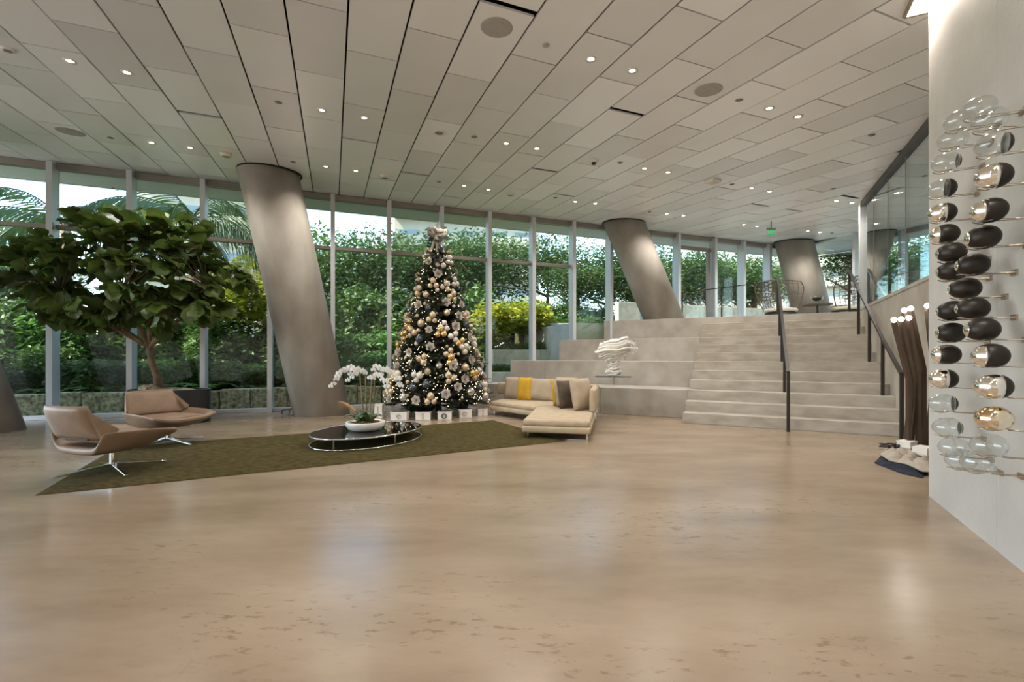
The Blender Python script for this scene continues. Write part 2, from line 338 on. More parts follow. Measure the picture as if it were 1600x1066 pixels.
# ---- glazed facade: a window per bay with its mullion, transom, rails and panes
TM = [-9.6, -8.25, -6.92, -5.59, -4.26, -2.92, -1.58, -.2, 1.14, 2.5, 3.83, 5.14, 6.43, 7.7, 8.97, 10.24, 11.75, 13.0, 14.2, 15.6]
ZH = 5.30
def bay(n, A, B, nrm, zb, trans, first=True, door=False, depth=.22):
    """glazed bay from A to B; nrm points outwards"""
    W = thing('window_%d' % n, (A.x, A.y, 0), kind='structure')
    d = (B-A).normalized(); rz = math.atan2(d.y, d.x); L = (B-A).length; Z = lambda z: V((0, 0, z))
    zt = ZH
    mu_ = MB().box(A - nrm*(depth/2-.06)+Z((zb+zt)/2), (.085, depth, zt-zb), rz).build('mullion', M['alu'], W, bevel=.006)
    MB().box(A - nrm*(depth-.055)+Z((zb+zt)/2), (.10, .012, zt-zb), rz).build('mullion_cap', M['alu'], mu_)
    mid = (A+B)/2
    MB().box(mid+Z(zt-.04)-nrm*.03, (L-.09, .16, .13), rz).build('head_rail', M['bronze_frame'], W, bevel=.005)
    MB().box(mid+Z(zb+.045)-nrm*.01, (L-.09, .13, .09), rz).build('sill_rail', M['alu'], W, bevel=.005)
    pz = [(zb+.09, zt-.1)]
    if trans:
        MB().box(mid+Z(4.0)-nrm*.02, (L-.09, .13, .085), rz).build('transom', M['bronze_frame'], W, bevel=.005)
        MB().tube([A-nrm*.20+d*.02+Z(3.93), A-nrm*.20+d*.02+Z(4.06)], .035, 10).build('transom_bracket', M['grey'], mu_)
        pz = [(zb+.09, 3.957), (4.043, zt-.1)]
    for a, b in pz: MB().box(mid+Z((a+b)/2), (L-.088, .014, b-a), rz).build('pane', M['glass'], W)
    if door:
        for q in (.10, L-.17): MB().box(A+d*q-nrm*.05+Z((zb+4.9)/2), (.11, .09, 4.9-zb), rz).build('door_stile', M['bronze_frame'], W, bevel=.004)
        MB().box(mid-nrm*.05+Z(4.9), (L-.16, .09, .12), rz).build('door_head', M['bronze_frame'], W, bevel=.004)
        MB().bar(A+d*.2-nrm*.13+Z(zb+.95), A+d*(L-.25)-nrm*.13+Z(zb+.95), .05, .07).build('push_bar', M['grey'], W, bevel=.008)
    return W
for i in range(len(TM)-1):
    bay(i+1, fac(TM[i]), fac(TM[i+1]), NF, 0, TM[i] < 6.3, door=(i == 15), depth=.30)
C0 = fac(15.6); yy = [16.97, 16.0, 14.2, 12.4, 10.6, 8.8]
EP = [V((10.36+(16.97-y)*.115, y, 0)) for y in yy]
for i in range(5):
    bay(30+i, EP[i], EP[i+1], V((1, .11, 0)).normalized(), 0, False)
# ---- leaning concrete columns
def column(a, b, r, label):
    a, b = V(a), V(b); d = b-a
    ax_ = d.normalized()
    m = MB(); n = 48; k = 0
    for z, e in ((a.z, 0), (b.z, 1)):
        for j in range(n):
            t = 2*PI*j/n; x, y = r*math.cos(t), r*math.sin(t)
            if e: zz = zc(b.x+x, b.y+y)+.10
            else: zz = z
            m.v.append(V((a.x+x+d.x*(zz-a.z)/d.z, a.y+y+d.y*(zz-a.z)/d.z, zz)))
    m.f = [(j, (j+1) % n, n+(j+1) % n, n+j) for j in range(n)] + [tuple(range(n))[::-1], tuple(range(n, 2*n))]
    o = thing('concrete_column', a, label, 'column', 'leaning concrete columns')
    s = m.build('shaft', M['conc'], o)
    for p in s.data.polygons: p.use_smooth = len(p.vertices) == 4
    rg = [V((b.x+(r+.012)*math.cos(2*PI*j/n), b.y+(r+.012)*math.sin(2*PI*j/n), 0)) for j in range(n)]
    for p in rg: p.z = zc(p.x, p.y)-.012
    MB().tube(rg, .018, 6, close=True).build('shadow_gap_ring', M['void'], o)
column((-4.32, 10.5, 0), (-5.17, 9.85, 5.1), .60, 'leaning concrete column between the leafy indoor tree and the Christmas tree')
column((4.60, 13.92, 2.4), (3.32, 13.72, 5.3), .60, 'leaning concrete column rising from the terrace top beside the glass door')
column((10.35, 15.75, 2.4), (9.72, 15.9, 5.3), .58, 'leaning concrete column behind the wicker chair on the upper landing')
column((-9.32, 8.0, 0), (-10.5, 7.3, 5), .62, 'leaning concrete column cut off by the left edge of the photo')
# ---- stairs, seating tiers and landing
R_, T_ = .2, .38; EMAX = 3.46; UP = 11*T_
def lineu(u, d=-.06):                                     # where the tier face line u meets the facade
    p = st(0, u); k = (DF+d-p.dot(NF))/(-EE).dot(NF); return -k
stairs = thing('stone_staircase', st(1.7, 0), 'broad flight of pale limestone steps with a handrail down the middle', 'stairs')
for k in range(1, 12):
    u0, u1 = (k-1)*T_, k*T_
    poly = [st(0, u0), st(EMAX, u0), st(EMAX, u1), st(0, u1)]
    MB().prism([(p.x, p.y) for p in poly], 0, k*R_).build('step', M['stone'], stairs, bevel=.006)
tiers = thing('seating_terrace', st(-2, 2), 'tall pale limestone seating tiers stepping up left of the stairs', 'terrace')
for n in range(3):
    u0 = (3*n+2)*T_; u1 = (3*n+5)*T_; eL0, eL1 = lineu(u0), lineu(u1); cuts = [0, -1.9, -3.8, -5.7, -7.6]
    for a, b in zip(cuts, cuts[1:]):
        def cl(e, u): return max(e, lineu(u))
        if a <= min(eL0, eL1)+.01: break
        q = [st(cl(a, u0)-.003, u0), st(cl(b, u0)+.003, u0), st(cl(b, u1)+.003, u1), st(cl(a, u1)-.003, u1)]
        MB().prism([(p.x, p.y) for p in q], 0, (3*n+3)*R_).build('tier_block', M['tier'], tiers, bevel=.008)
ue = UP
pl = [st(lineu(ue), ue), st(EMAX, ue), st(EMAX+.08, ue), st(EMAX+.08, -4.2), st(7.2, -4.2), EP[5]+V((-.1, 0, 0)), EP[0]+V((-.1, -.1, 0))]
tag(MB().prism([(p.x, p.y) for p in pl], 0, 2.4).build('floor_landing', M['tier'], bevel=.006), kind='structure')
# ---- gallery wall beside the stairs with tall glazing on top
gw = thing('wall_gallery', st(EMAX+.02, 0), kind='structure')
MB().prism([(p.x, p.y) for p in (st(EMAX, -4.1), st(EMAX, UP+.02), st(EMAX+.08, UP+.02), st(EMAX+.08, -4.1))], 0, 2.40).build('stone_face', M['tier'], gw)
MB().prism([(p.x, p.y) for p in (st(EMAX-.015, -4.1), st(EMAX-.015, UP-.4), st(EMAX+.14, UP-.4), st(EMAX+.14, -4.1))], 2.40, 2.46).build('ledge_cap', M['tier'], gw, bevel=.005)
us = [-3.9, -2.4, -.9, .35, 1.55, 2.75, 3.85]
for a, b in zip(us, us[1:]):
    p = [st(EMAX+.05, a+.006), st(EMAX+.05, b-.006), st(EMAX+.07, b-.006), st(EMAX+.07, a+.006)]
    MB().prism([(q.x, q.y) for q in p], 2.46, lambda q: zc(*q)-.08).build('pane', M['glass2'], gw)
    if a > -3: MB().prism([(q.x, q.y) for q in (st(EMAX+.045, a-.008), st(EMAX+.045, a+.008), st(EMAX+.10, a+.008), st(EMAX+.10, a-.008))], 2.46, lambda q: zc(*q)-.06).build('joint_fin', M['grey'], gw)
MB().prism([(q.x, q.y) for q in (st(EMAX+.0, -3.9), st(EMAX+.0, 3.95), st(EMAX+.13, 3.95), st(EMAX+.13, -3.9))], lambda q: zc(*q)-.13, lambda q: zc(*q)+.0).build('head_channel', M['blackp'], gw)
MB().prism([(q.x, q.y) for q in (st(EMAX-.02, 3.83), st(EMAX-.02, 3.98), st(EMAX+.13, 3.98), st(EMAX+.13, 3.83))], 2.40, lambda q: zc(*q)-.02).build('end_post', M['alu'], gw, bevel=.006)
MB().prism([(q.x, q.y) for q in (st(6.6, -4.2), st(6.6, 1.2), st(6.75, 1.2), st(6.75, -4.2))], 2.4, lambda q: zc(*q)+.05).build('inner_partition', M['wallc'], gw)
# ---- concrete wall on the right, cast in upright panels
wr = thing('wall_right', st(2.72, -4.5), kind='structure')
uw = [-3.96, -5.35, -6.75, -8.15, -9.55, -10.95]
for a, b in zip(uw, uw[1:]):
    q = [st(2.72, a-.002), st(2.72, b+.002), st(3.3, b+.002), st(3.3, a-.002)]
    MB().prism([(p.x, p.y) for p in q], 0, lambda p: zc(*p)+.08).build('panel', M['wallc'], wr)
# ---- wall behind the viewpoint
wb = thing('wall_back', (0, -8, 0), kind='structure')
for i in range(9): MB().prism([(p[0], p[1]) for p in ((-14+i*3+.004, -8.2), (-11+i*3-.004, -8.2), (-11+i*3-.004, -8), (-14+i*3+.004, -8))], 0, lambda p: zc(*p)+.1).build('panel', M['plaster'], wb)
# ---- slot light in the ceiling beside that wall
lt = thing('slot_light', cp(1436, 12), 'bright rectangular ceiling slot light beside the concrete wall top', 'ceiling light')
c1, c2_ = cp(1413, 24), cp(1452, 14)
dd = (c2_-c1); nn = UU*-1
q = [c1, c1+EE*.62, c1+EE*.62-UU*.42, c1-UU*.42]
MB().prism([(p.x, p.y) for p in q], lambda p: zc(*p)-.012, lambda p: zc(*p)-.004).build('diffuser', M['slotlamp'], lt)
for a, b in zip(q, q[1:]+q[:1]): 
    a2, b2 = V((a.x, a.y, zc(a.x, a.y)-.014)), V((b.x, b.y, zc(b.x, b.y)-.014)); MB().bar(a2, b2, .03, .03).build('frame_bar', M['wire'], lt)
# ================================================================== CEILING FITTINGS
CR = Matrix((ax, ay, az)).transposed()
def ceil_thing(name, p, label, cat, group=None):
    o = thing(name, p, label, cat, group); o.rotation_euler = CR.to_euler(); return o
dl_ring = MB().lathe([(.034, -.001), (.068, -.001), (.068, -.009), (.034, -.005), (.034, -.001)], 20).mesh('trim_ring', M['white'], smooth=True)
dl_lens = MB().lathe([(.0001, -.004), (.034, -.004)], 20).mesh('lens', M['lampw'])
spotd = bpy.data.lights.new('downlight_beam', 'SPOT'); spotd.energy = SPOT_W; spotd.spot_size = math.radians(135); spotd.spot_blend = .8
spotd.color = (1, .94, .86); spotd.shadow_soft_size = .06
DLP = [(109,95),(198,113),(237,223),(297,231),(503,172),(569,184),(509,260),(556,267),(923,92),(988,110),(791,224),(839,232),(725,290),(763,296),(899,315),(930,318),
       (1202,169),(1247,182),(1007,263),(1044,269),(1174,294),(1203,299),(1307,314),(1331,317),(1042,334),(1068,337),(1162,351),(1183,354),(1262,361),(1281,363)]
def downlight(p, seen=True):
    o = ceil_thing('downlight', p, 'small round recessed downlight glowing in the panelled ceiling' if seen else 'unseen recessed downlight added behind the viewpoint for more light', 'ceiling light', 'recessed downlights' if seen else 'added downlights behind the viewpoint')
    inst('trim_ring', dl_ring, o); inst('lens', dl_lens, o)
    l = bpy.data.objects.new('beam', spotd); COL.objects.link(l); l.parent = o; l.location = (0, 0, -.05)
for p in DLP: downlight(cp(*p))
for s in (-4.5, -1.8, .8):  # unseen lamps added behind the viewpoint to brighten the room
    for t in (-6, -3.2, -.4, 2.2):
        for q in (0, .55): downlight(cst(s, t+q), False)
def disc(name, px, py, r, h, m, label, cat, dome=False):
    o = ceil_thing(name, cp(px, py), label, cat)
    bd = MB().lathe([(.0001, -h), (r*.8, -h), (r*.96, -h*.8), (r, -h*.3), (r, 0)], 28).build('body', M[m], o, local=True, smooth=True)
    if dome: MB().lathe([(.0001, -h-r*.5), (r*.3, -h-r*.45), (r*.5, -h-r*.2), (r*.55, -h)], 20).build('lens_dome', M['blackp'], bd, local=True, smooth=True)
    else: MB().lathe([(r*.55, -h-.003), (r*.6, -h-.003), (r*.6, -h), (r*.55, -h)], 24).build('inner_ring', M['grey' if m != 'speaker' else 'speaker'], bd, local=True)
    return o
disc('ceiling_speaker', 776, 43, .17, .006, 'speaker', 'large grey flush ceiling speaker near the top centre edge', 'speaker')
disc('ceiling_speaker', 1107, 141, .17, .006, 'speaker', 'large grey flush ceiling speaker right of centre', 'speaker')
disc('ceiling_speaker', 110, 206, .20, .006, 'speaker', 'grey flush ceiling speaker at the far left of the ceiling', 'speaker')
disc('ceiling_speaker', 686, 207, .11, .012, 'white', 'round white ceiling speaker above the Christmas tree', 'speaker')
disc('smoke_detector', 353, 240, .10, .06, 'cream', 'cream smoke detector beside the top of the leaning column', 'smoke detector')
disc('smoke_detector', 601, 274, .10, .06, 'cream', 'cream smoke detector left of the tree top', 'smoke detector')
disc('smoke_detector', 798, 302, .09, .06, 'cream', 'cream smoke detector close to the windows right of the tree top', 'smoke detector')
disc('security_camera', 928, 250, .085, .05, 'white', 'white dome security camera in the middle of the ceiling', 'camera', True)
disc('smoke_detector', 853, 70, .04, .012, 'speaker', 'tiny round sensor ring in the ceiling near the top centre', 'sensor')
disc('smoke_detector', 12, 77, .07, .02, 'white', 'white round sensor at the top left corner of the ceiling', 'sensor')
spr = MB().lathe([(.0001, -.018), (.02, -.018), (.028, -.012), (.05, -.004), (.05, 0)], 16).mesh('sprinkler_head', M['grey'], smooth=True)
for p in [(435,160),(173,215),(458,253),(741,214),(686,284),(868,309),(1155,156),(969,254),(1362,211),(1302,295),(1144,288),(1015,331),(1300,364)]:
    o = inst('sprinkler_head', spr); o.location = cp(*p); o.rotation_euler = CR.to_euler(); tag(o, 'small dark sprinkler cap dotted in the ceiling panels', 'sprinkler', 'ceiling sprinkler caps')
o = ceil_thing('wireless_router', cp(1114, 281), 'square off-white access box fixed to the ceiling above the stairs', 'router')
MB().box((0, 0, -.035), (.24, .24, .07)).build('body', M['white'], o, local=True, bevel=.02); MB().box((0, 0, -.0745), (.15, .15, .008)).build('cover', M['cream'], o, local=True, bevel=.003)
p = cp(1205, 346); o = thing('exit_sign', p, 'small green hanging exit sign under the ceiling beyond the stairs', 'sign')
MB().bar(p, p+V((0, 0, -.18)), .02).build('stem', M['grey'], o); MB().box(p+V((0, 0, -.21)), (.25, .05, .05)).build('housing', M['grey'], o, bevel=.008)
MB().box(p+V((0, 0, -.31)), (.24, .012, .14)).build('sign_plate', M['exit'], o)
fc = bpy.data.curves.new('sign_letters', 'FONT'); fc.body = 'EXIT'; fc.size = .10; fc.align_x = 'CENTER'; fc.extrude = .003
fo = bpy.data.objects.new('tmp', fc); COL.objects.link(fo); dg = bpy.context.evaluated_depsgraph_get(); me = bpy.data.meshes.new_from_object(fo.evaluated_get(dg)); bpy.data.objects.remove(fo)
me.materials.clear(); me.materials.append(M['white']); l = inst('lettering', me, o); l.location = (0, -.009, -.345); l.rotation_euler = (PI/2, 0, 0)
# ================================================================== HANDRAILS
def handrail(e, label, posts, low):
    o = thing('stair_handrail', st(e, posts[0][0]), label, 'handrail')
    tops = []
    for u, z in posts:
        b = st(e, u, z); h = 1.03; tops.append(b+V((0, 0, h)))
        MB().bar(b+V((0, 0, .001)), b+V((0, 0, h)), .055, .05, up=EE).build('post', M['rail'], o)
    for a, b in zip(tops, tops[1:]): MB().bar(a, b, .05, .05).build('rail', M['rail'], o)
    return o
ps = [(-.28, 0), (2.55*T_, .6), (5.5*T_, 1.2), (8.5*T_, 1.8), (11.6*T_, 2.4)]
handrail(1.78, 'dark bronze handrail running down the middle of the stairs', ps, 0)
handrail(3.32, 'dark bronze handrail on the right side of the stairs by the gallery glass', ps, 0)
# glass guard on the landing
ga, gb = V((5.3, 14.35, 2.4)), V((6.85, 12.35, 2.4)); o = thing('glass_guardrail', ga, 'low clear glass guardrail with thin dark top edge on the landing', 'guardrail')
for k in range(2):
    a = ga.lerp(gb, k*.5+.01); b = ga.lerp(gb, k*.5+.49); MB().bar(a+V((0, 0, .45)), b+V((0, 0, .45)), .014, .86).build('pane', M['acrylic'], o)
    MB().bar(ga.lerp(gb, k*.5), ga.lerp(gb, k*.5)+V((0, 0, .9)), .03).build('post', M['rail'], o)
MB().bar(ga+V((0, 0, .905)), gb+V((0, 0, .905)), .025).build('top_edge', M['rail'], o)
# ================================================================== EGG SCULPTURES ON THE RIGHT WALL
# (px, py, front finish, share of the front, back finish)
EG = [(1530,169,'eggclear',1,None,'topmost clear glass egg at the peak of the wall loop'),
 (1546,188,'eggclear',1,None,'clear glass egg just below the topmost one, nearest the viewer'),
 (1499,189,'eggclear',1,None,'clear glass egg at the upper left curve of the wall loop'),
 (1552,226,'eggclear',.8,'eggblack','clear glass egg with a small black back cap, upper right strand'),
 (1489,218,'eggclear',1,None,'clear smoky glass egg, second on the upper left strand'),
 (1478,254,'eggclear',.88,'eggblack','clear glass egg with a thin dark rim, third on the upper left strand'),
 (1552,275,'eggmirror',.55,'eggblack','half gold-mirror half black egg, upper right strand'),
 (1472,295,'eggclear',.66,'eggblack','half clear half black egg, upper left strand'),
 (1472,333,'eggmirror',.58,'eggblack','half mirrored half black egg, upper left strand'),
 (1545,329,'eggmirror',.33,'eggblack','black egg with a broad mirrored nose, upper right strand'),
 (1476,366,'eggmirror',.28,'eggblack','black egg with a mirrored nose, upper left strand'),
 (1535,371,'eggmirror',.10,'eggblack','black egg with a tiny mirrored tip, upper right strand'),
 (1486,395,'eggmirror',.06,'eggblack','matt black egg above the crossing on the left'),
 (1487,424,'eggmirror',.04,'eggblack','matt black egg half hidden behind another above the crossing'),
 (1519,414,'eggmirror',.06,'eggblack','matt black egg above the crossing on the right'),
 (1507,451,'eggmirror',.03,'eggblack','single black egg at the narrow crossing of the loop'),
 (1487,486,'eggmirror',.04,'eggblack','matt black egg half hidden behind another below the crossing'),
 (1519,482,'eggmirror',.05,'eggblack','matt black egg below the crossing on the right'),
 (1485,520,'eggmirror',.08,'eggblack','black egg with a pinpoint mirrored tip, lower left strand'),
 (1534,515,'eggmirror',.10,'eggblack','black egg with a tiny mirrored tip, lower right strand'),
 (1478,554,'eggmirror',.26,'eggblack','black egg with a mirrored nose, lower left strand'),
 (1547,556,'eggmirror',.33,'eggblack','black egg with a broad mirrored nose, lower right strand'),
 (1474,592,'eggmirror',.6,'eggblack','half mirrored half black egg, lower left strand'),
 (1552,604,'eggmirror',.68,'eggblack','mostly mirrored egg with black back, lower right strand'),
 (1473,630,'eggclear',.85,'eggblack','clear glass egg with dark rim, lower left strand'),
 (1553,654,'egggold',1,None,'fully gold-mirrored egg, lower right strand'),
 (1480,668,'eggclear',.9,'eggblack','clear glass egg with thin black rim near the loop bottom left'),
 (1545,696,'eggclear',1,None,'clear glass egg near the loop bottom right, below the gold one'),
 (1490,699,'eggclear',1,None,'clear glass egg low on the left curve of the loop'),
 (1528,722,'eggclear',1,None,'lowest clear glass egg at the bottom of the loop'),
 (1501,718,'eggclear',1,None,'clear glass egg tucked behind the lowest one')]
EGX = Matrix((UU, V((0, 0, 1)), -EE)).transposed()       # egg axis points out of the wall
if EGX.determinant() < 0: EGX = Matrix((-UU, V((0, 0, 1)), -EE)).transposed()
EL, ER = .086, .072
def eggr(x): return ER*math.sqrt(max(0, 1-(x/EL)**2))*(1-.10*x/EL)
for px, py, mf, fr, mb, lab in EG:
    a = (px-800)/FPX; doff = .20
    # intersect the view ray with the plane e = 2.72 - doff
    k = (2.72-doff + SF.dot(EE))/(V((a, 1, 0)).dot(EE)); c = V((a*k, k, EYE+(HOR-py)/FPX*k))
    o = thing('glass_egg', c, lab, 'wall sculpture', 'egg sculptures looping over the concrete wall')
    zs = EL - 2*EL*fr                                   # split plane along the axis
    n = 14
    if fr > 0:
        pr = [(max(1e-4, eggr(EL-(EL-zs)*(1-math.cos(PI/2*i/n)) if fr < 1 else EL*math.cos(PI*i/n))), (EL-(EL-zs)*(1-math.cos(PI/2*i/n)) if fr < 1 else EL*math.cos(PI*i/n))) for i in range(n+1)]
        ob = MB().lathe(pr[::-1], 26, (0, 0, 0), X=EGX).build('front_shell', M[mf], o, local=True, smooth=True)
    if mb:
        lo = -EL; pr = [(max(1e-4, eggr(lo+(zs-lo)*(1-math.cos(PI/2*i/n)))), lo+(zs-lo)*(1-math.cos(PI/2*i/n))) for i in range(n+1)]
        MB().lathe(pr, 26, X=EGX).build('back_shell', M[mb], o, local=True, smooth=True)
    # wire cradle: loop under the egg, two prongs to the wall and a wall block
    wdir = EE; dn = V((0, 0, -1))
    br = MB(); loop = [dn*(ER-.006) - EE*.02 + (-EE*EL*.62*math.cos(2*PI*t/20) + UU*.035*math.sin(2*PI*t/20)) + V((0, 0, -.004+.012*abs(math.cos(2*PI*t/20)))) for t in range(20)]
    br.tube(loop, .0028, 5, close=True)
    for s in (-1, 1): br.tube([dn*(ER-.01)+EE*.05+UU*.03*s, dn*(ER-.006)+EE*.11+UU*.012*s, dn*(ER-.006)+EE*(doff-.004)+UU*.028*s], .0028, 5)
    br.build('wire_cradle', M['wire'], o, local=True)
    MB().box(dn*(ER-.006)+EE*(doff-.006), (.014, .07, .035), AE).build('wall_block', M['wire'], o, local=True)
# ================================================================== LIT BENT-BAR CANDELABRA AND THE CLOTH AT ITS FOOT
mb_ = fp(1432, 712); o = thing('bent_bar_menorah', mb_, 'tall brown candelabra of bent flat bars with glowing tips beside the stairs', 'menorah')
bars = [(1397,498,1403),(1408,497,1411),(1420,495,1420),(1413,483,1428),(1423,480,1437),(1449,476,1446)]
for i, (tx, ty, bx) in enumerate(bars):
    Yb = mb_.y + (.10 if i in (3, 4) else 0) + .012*(i % 3)
    b = V(((bx-800)/FPX*Yb*.6+mb_.x*.4, Yb, 0)); b = V((mb_.x+(i-1.4)*.074, Yb+.14*(i % 2), 0)); tp = at(tx, ty+6, Yb); kz = 1.0 + (.14 if i in (3, 4) else 0)
    kn = V((b.x, Yb, kz)); m = MB()
    for a, c in ((b, kn), (kn, tp)): m.bar(a, c, .044, .05, up=(0, 1, 0))
    br_ = m.build('bar', M['menbar'], o); tag(MB().ball(tp+V((0, 0, .035)), .032, 12, 8).build('light_tip', M['menlight'], br_, smooth=True), 'glowing white light tip')
MB().box(mb_+V((.03, .07, .012)), (.46, .32, .024)).build('foot_plate', M['menbar'], o, bevel=.004)
def cloth(name, poly, z, m, label, seed, amp=.05):
    rr = random.Random(seed); cx = sum(p.x for p in poly)/len(poly); cy = sum(p.y for p in poly)/len(poly)
    n, k = 110, 26; g = MB(); ph = [rr.uniform(0, 6.3) for _ in range(6)]
    def f(i, j):
        t = i*len(poly); a = int(t) % len(poly); q = poly[a].lerp(poly[(a+1) % len(poly)], t-int(t))
        x = cx+(q.x-cx)*j; y = cy+(q.y-cy)*j
        h = abs(math.sin(15*x+ph[0]+3*math.sin(7*y+ph[1])))*.7+abs(math.sin(19*y+ph[2]+2.5*math.sin(11*x+ph[3])))*.5+.35*abs(math.sin(34*x+21*y+ph[4]))
        return (x, y, z+amp*h*(1-j**4)+.004)
    g.grid(f, n, k); ob = g.build(name, m, smooth=True, solid=.006); return tag(ob, label, 'cloth')
cloth('dust_cloth', [fp(1366,724), fp(1376,714), fp(1400,722), fp(1446,742), fp(1442,748), fp(1410,741)], 0, M['clothn'], 'crumpled navy cloth on the floor at the candelabra foot', 4, .035)
cloth('dust_cloth', [fp(1374,716), fp(1384,706), fp(1410,700), fp(1434,716), fp(1460,728), fp(1462,746), fp(1440,744), fp(1415,732), fp(1390,727)], .045, M['clothb'], 'crumpled beige canvas cover lying over the navy cloth', 9, .06)
for (px, py, dx, lab) in ((1417, 713, .2, 'small pale cardboard box lying on the beige canvas'), (1443, 724, .22, 'small pale cardboard box between the canvas and the concrete wall')):
    c = fp(px, py); bx = thing('cardboard_box', c+V((0, 0, .10)), lab, 'box'); MB().box((0, 0, .05), (dx, .15, .09), .5).build('body', M['gift'], bx, local=True, bevel=.006)
    MB().box((0, 0, .098), (dx+.006, .156, .012), .5).build('lid', M['white'], bx, local=True, bevel=.003)
rr = random.Random(2); cc = fp(1392, 712)+V((0, 0, .12)); path = [cc+V((.12*math.cos(t*.55)*(1+.25*math.sin(t*1.7)), .07*math.sin(t*.55)*(1+.2*math.cos(t*2.1)), .02*math.sin(t*.9)+.01)) for t in range(60)]
tag(MB().tube(path, .007, 6).build('power_cable', M['blackp'], smooth=True), 'black cable coiled on the canvas cover', 'cable')
# ================================================================== RUG
RA = fp(54, 775); rd = V((math.cos(math.radians(27.6)), math.sin(math.radians(27.6)), 0)); rn = V((-rd.y, rd.x, 0))
rug = MB(); L_, W_ = 6.0, 2.62
rug.grid(lambda i, j: RA + rd*(L_*i) + rn*(W_*j) + V((0, 0, .004 + .024*min(1, 14*min(i*2.2, (1-i)*2.2, j, 1-j))**.5 )), 90, 50)
tag(rug.build('area_rug', M['rug'], smooth=True), 'long moss green wool rug under the lounge seating', 'rug')
# ================================================================== LOUNGE CHAIRS (local: x right, y forward)
def lounge_chair(loc, fdir, label, legrot=0):
    o = thing('lounge_chair', loc, label, 'armchair', 'tan leather swivel lounge chairs', rot=(0, 0, math.atan2(-fdir[0], fdir[1])))
    sh = MB(); ys = [-.36, -.30, -.15, .05, .22, .36, .43]
    #            half widths: seat edge, bend, wing tip   heights: seat, bend, tip
    sec = []
    for y in ys:
        f = (y+.36)/.79
        xb = .30+.02*f; zb = .315-.03*math.sin(f*PI)+.05*f; zt = .52-.03*f; xt = .43+.05*math.sin(f*1.7); 
        if f > .9: zt = .455; xt = .455; xb = .30; zb = .40
        sec.append([(-xt, y+.0, zt), (-xb-.03, y, zb+.025), (-xb+.05, y, zb), (0, y, zb-.006), (xb-.05, y, zb), (xb+.03, y, zb+.025), (xt, y, zt)])
    # thicken downwards: outer skin
    for s_ in sec: sh.v += [V(p) for p in s_]
    n = 7
    for i in range(len(ys)-1):
        for j in range(n-1): a = i*n+j; sh.f.append((a, a+1, a+n+1, a+n))
    k = len(sh.v)
    for s_ in sec:
        for j, p in enumerate(s_):
            q = V(p); w = abs(q.x); q.z -= (.075 if w > .4 else .085); q.x *= (.99 if w > .4 else .94); sh.v.append(q)
    for i in range(len(ys)-1):
        for j in range(n-1): a = k+i*n+j; sh.f.append((a, a+n, a+n+1, a+1))
    for i in range(len(ys)-1):
        a = i*n; sh.f.append((a, a+n, k+a+n, k+a)); a = i*n+n-1; sh.f.append((a, k+a, k+a+n, a+n))
    for j in range(n-1):
        sh.f.append((j, k+j, k+j+1, j+1)); a = (len(ys)-1)*n+j; sh.f.append((a, a+1, k+a+1, k+a))
    sh.build('seat_shell', M['leather'], o, smooth=True, local=True, sub=2)
    cu = MB().box((0, .03, .385), (.58, .66, .06)); cu.build('seat_cushion', M['leather'], o, local=True, bevel=.028, seg=4, smooth=True)
    bk = MB(); N1 = 10
    def back(side):
        def f(i, j):
            zz = .40+.36*j; hw = .40-.085*j; x = (2*i-1)*hw
            return (x, -.315-.15*j - .035*math.cos(PI*(i-.5)) + (.03 if abs(2*i-1) > .9 else 0) + side*.027*(math.sin(PI*min(1, max(0, j))) ** .25 if 0 < j < 1 else .0)*(1 if 0 < i < 1 else 0), zz)
        return f
    bk.grid(back(1), N1, 8); nb = len(bk.v); bk.grid(back(-1), N1, 8)
    for q in range(nb//2, nb): pass
    ob = bk.build('backrest', M['leather'], o, local=True, smooth=True, solid=.02)
    MB().box((0, -.352, .405), (.44, .05, .022)).build('back_slot', M['seam'], ob, local=True, bevel=.008)
    for s in (-1, 1):                                     # corner gussets joining back and arms
        g = MB(); g.add([(s*.40, -.32, .40), (s*.325, -.455, .74), (s*.44, -.20, .505), (s*.36, -.34, .40), (s*.31, -.44, .72), (s*.40, -.22, .46)], [(0, 1, 2), (3, 5, 4), (0, 2, 5, 3), (0, 3, 4, 1), (1, 4, 5, 2)])
        g.build('wing', M['leather'], o, local=True, bevel=.012)
    MB().lathe([(.032, .045), (.032, .30), (.10, .305), (.10, .315)], 20).build('post', M['chrome'], o, local=True, smooth=False)
    for q in range(4):
        t = legrot + q*PI/2; d = V((math.cos(t), math.sin(t), 0)); sd = V((-d.y, d.x, 0)); g = MB()
        g.add([d*.02-sd*.03+V((0, 0, .045)), d*.02+sd*.03+V((0, 0, .045)), d*.02+sd*.03+V((0, 0, .075)), d*.02-sd*.03+V((0, 0, .075)),
               d*.50-sd*.018+V((0, 0, .0)), d*.50+sd*.018+V((0, 0, .0)), d*.50+sd*.018+V((0, 0, .014)), d*.50-sd*.018+V((0, 0, .014))],
              [(3, 2, 1, 0), (4, 5, 6, 7), (0, 1, 5, 4), (1, 2, 6, 5), (2, 3, 7, 6), (3, 0, 4, 7)])
        g.build('leg', M['chrome'], o, local=True, bevel=.003)
    return o
lounge_chair((-4.51, 5.21, .03), (.30, .95), 'tan leather swivel lounge chair seen from behind, nearest the viewer', -1.9)
lounge_chair((-5.08, 6.82, .03), (.93, -.37), 'tan leather swivel lounge chair in front of the round dark planter', .0)
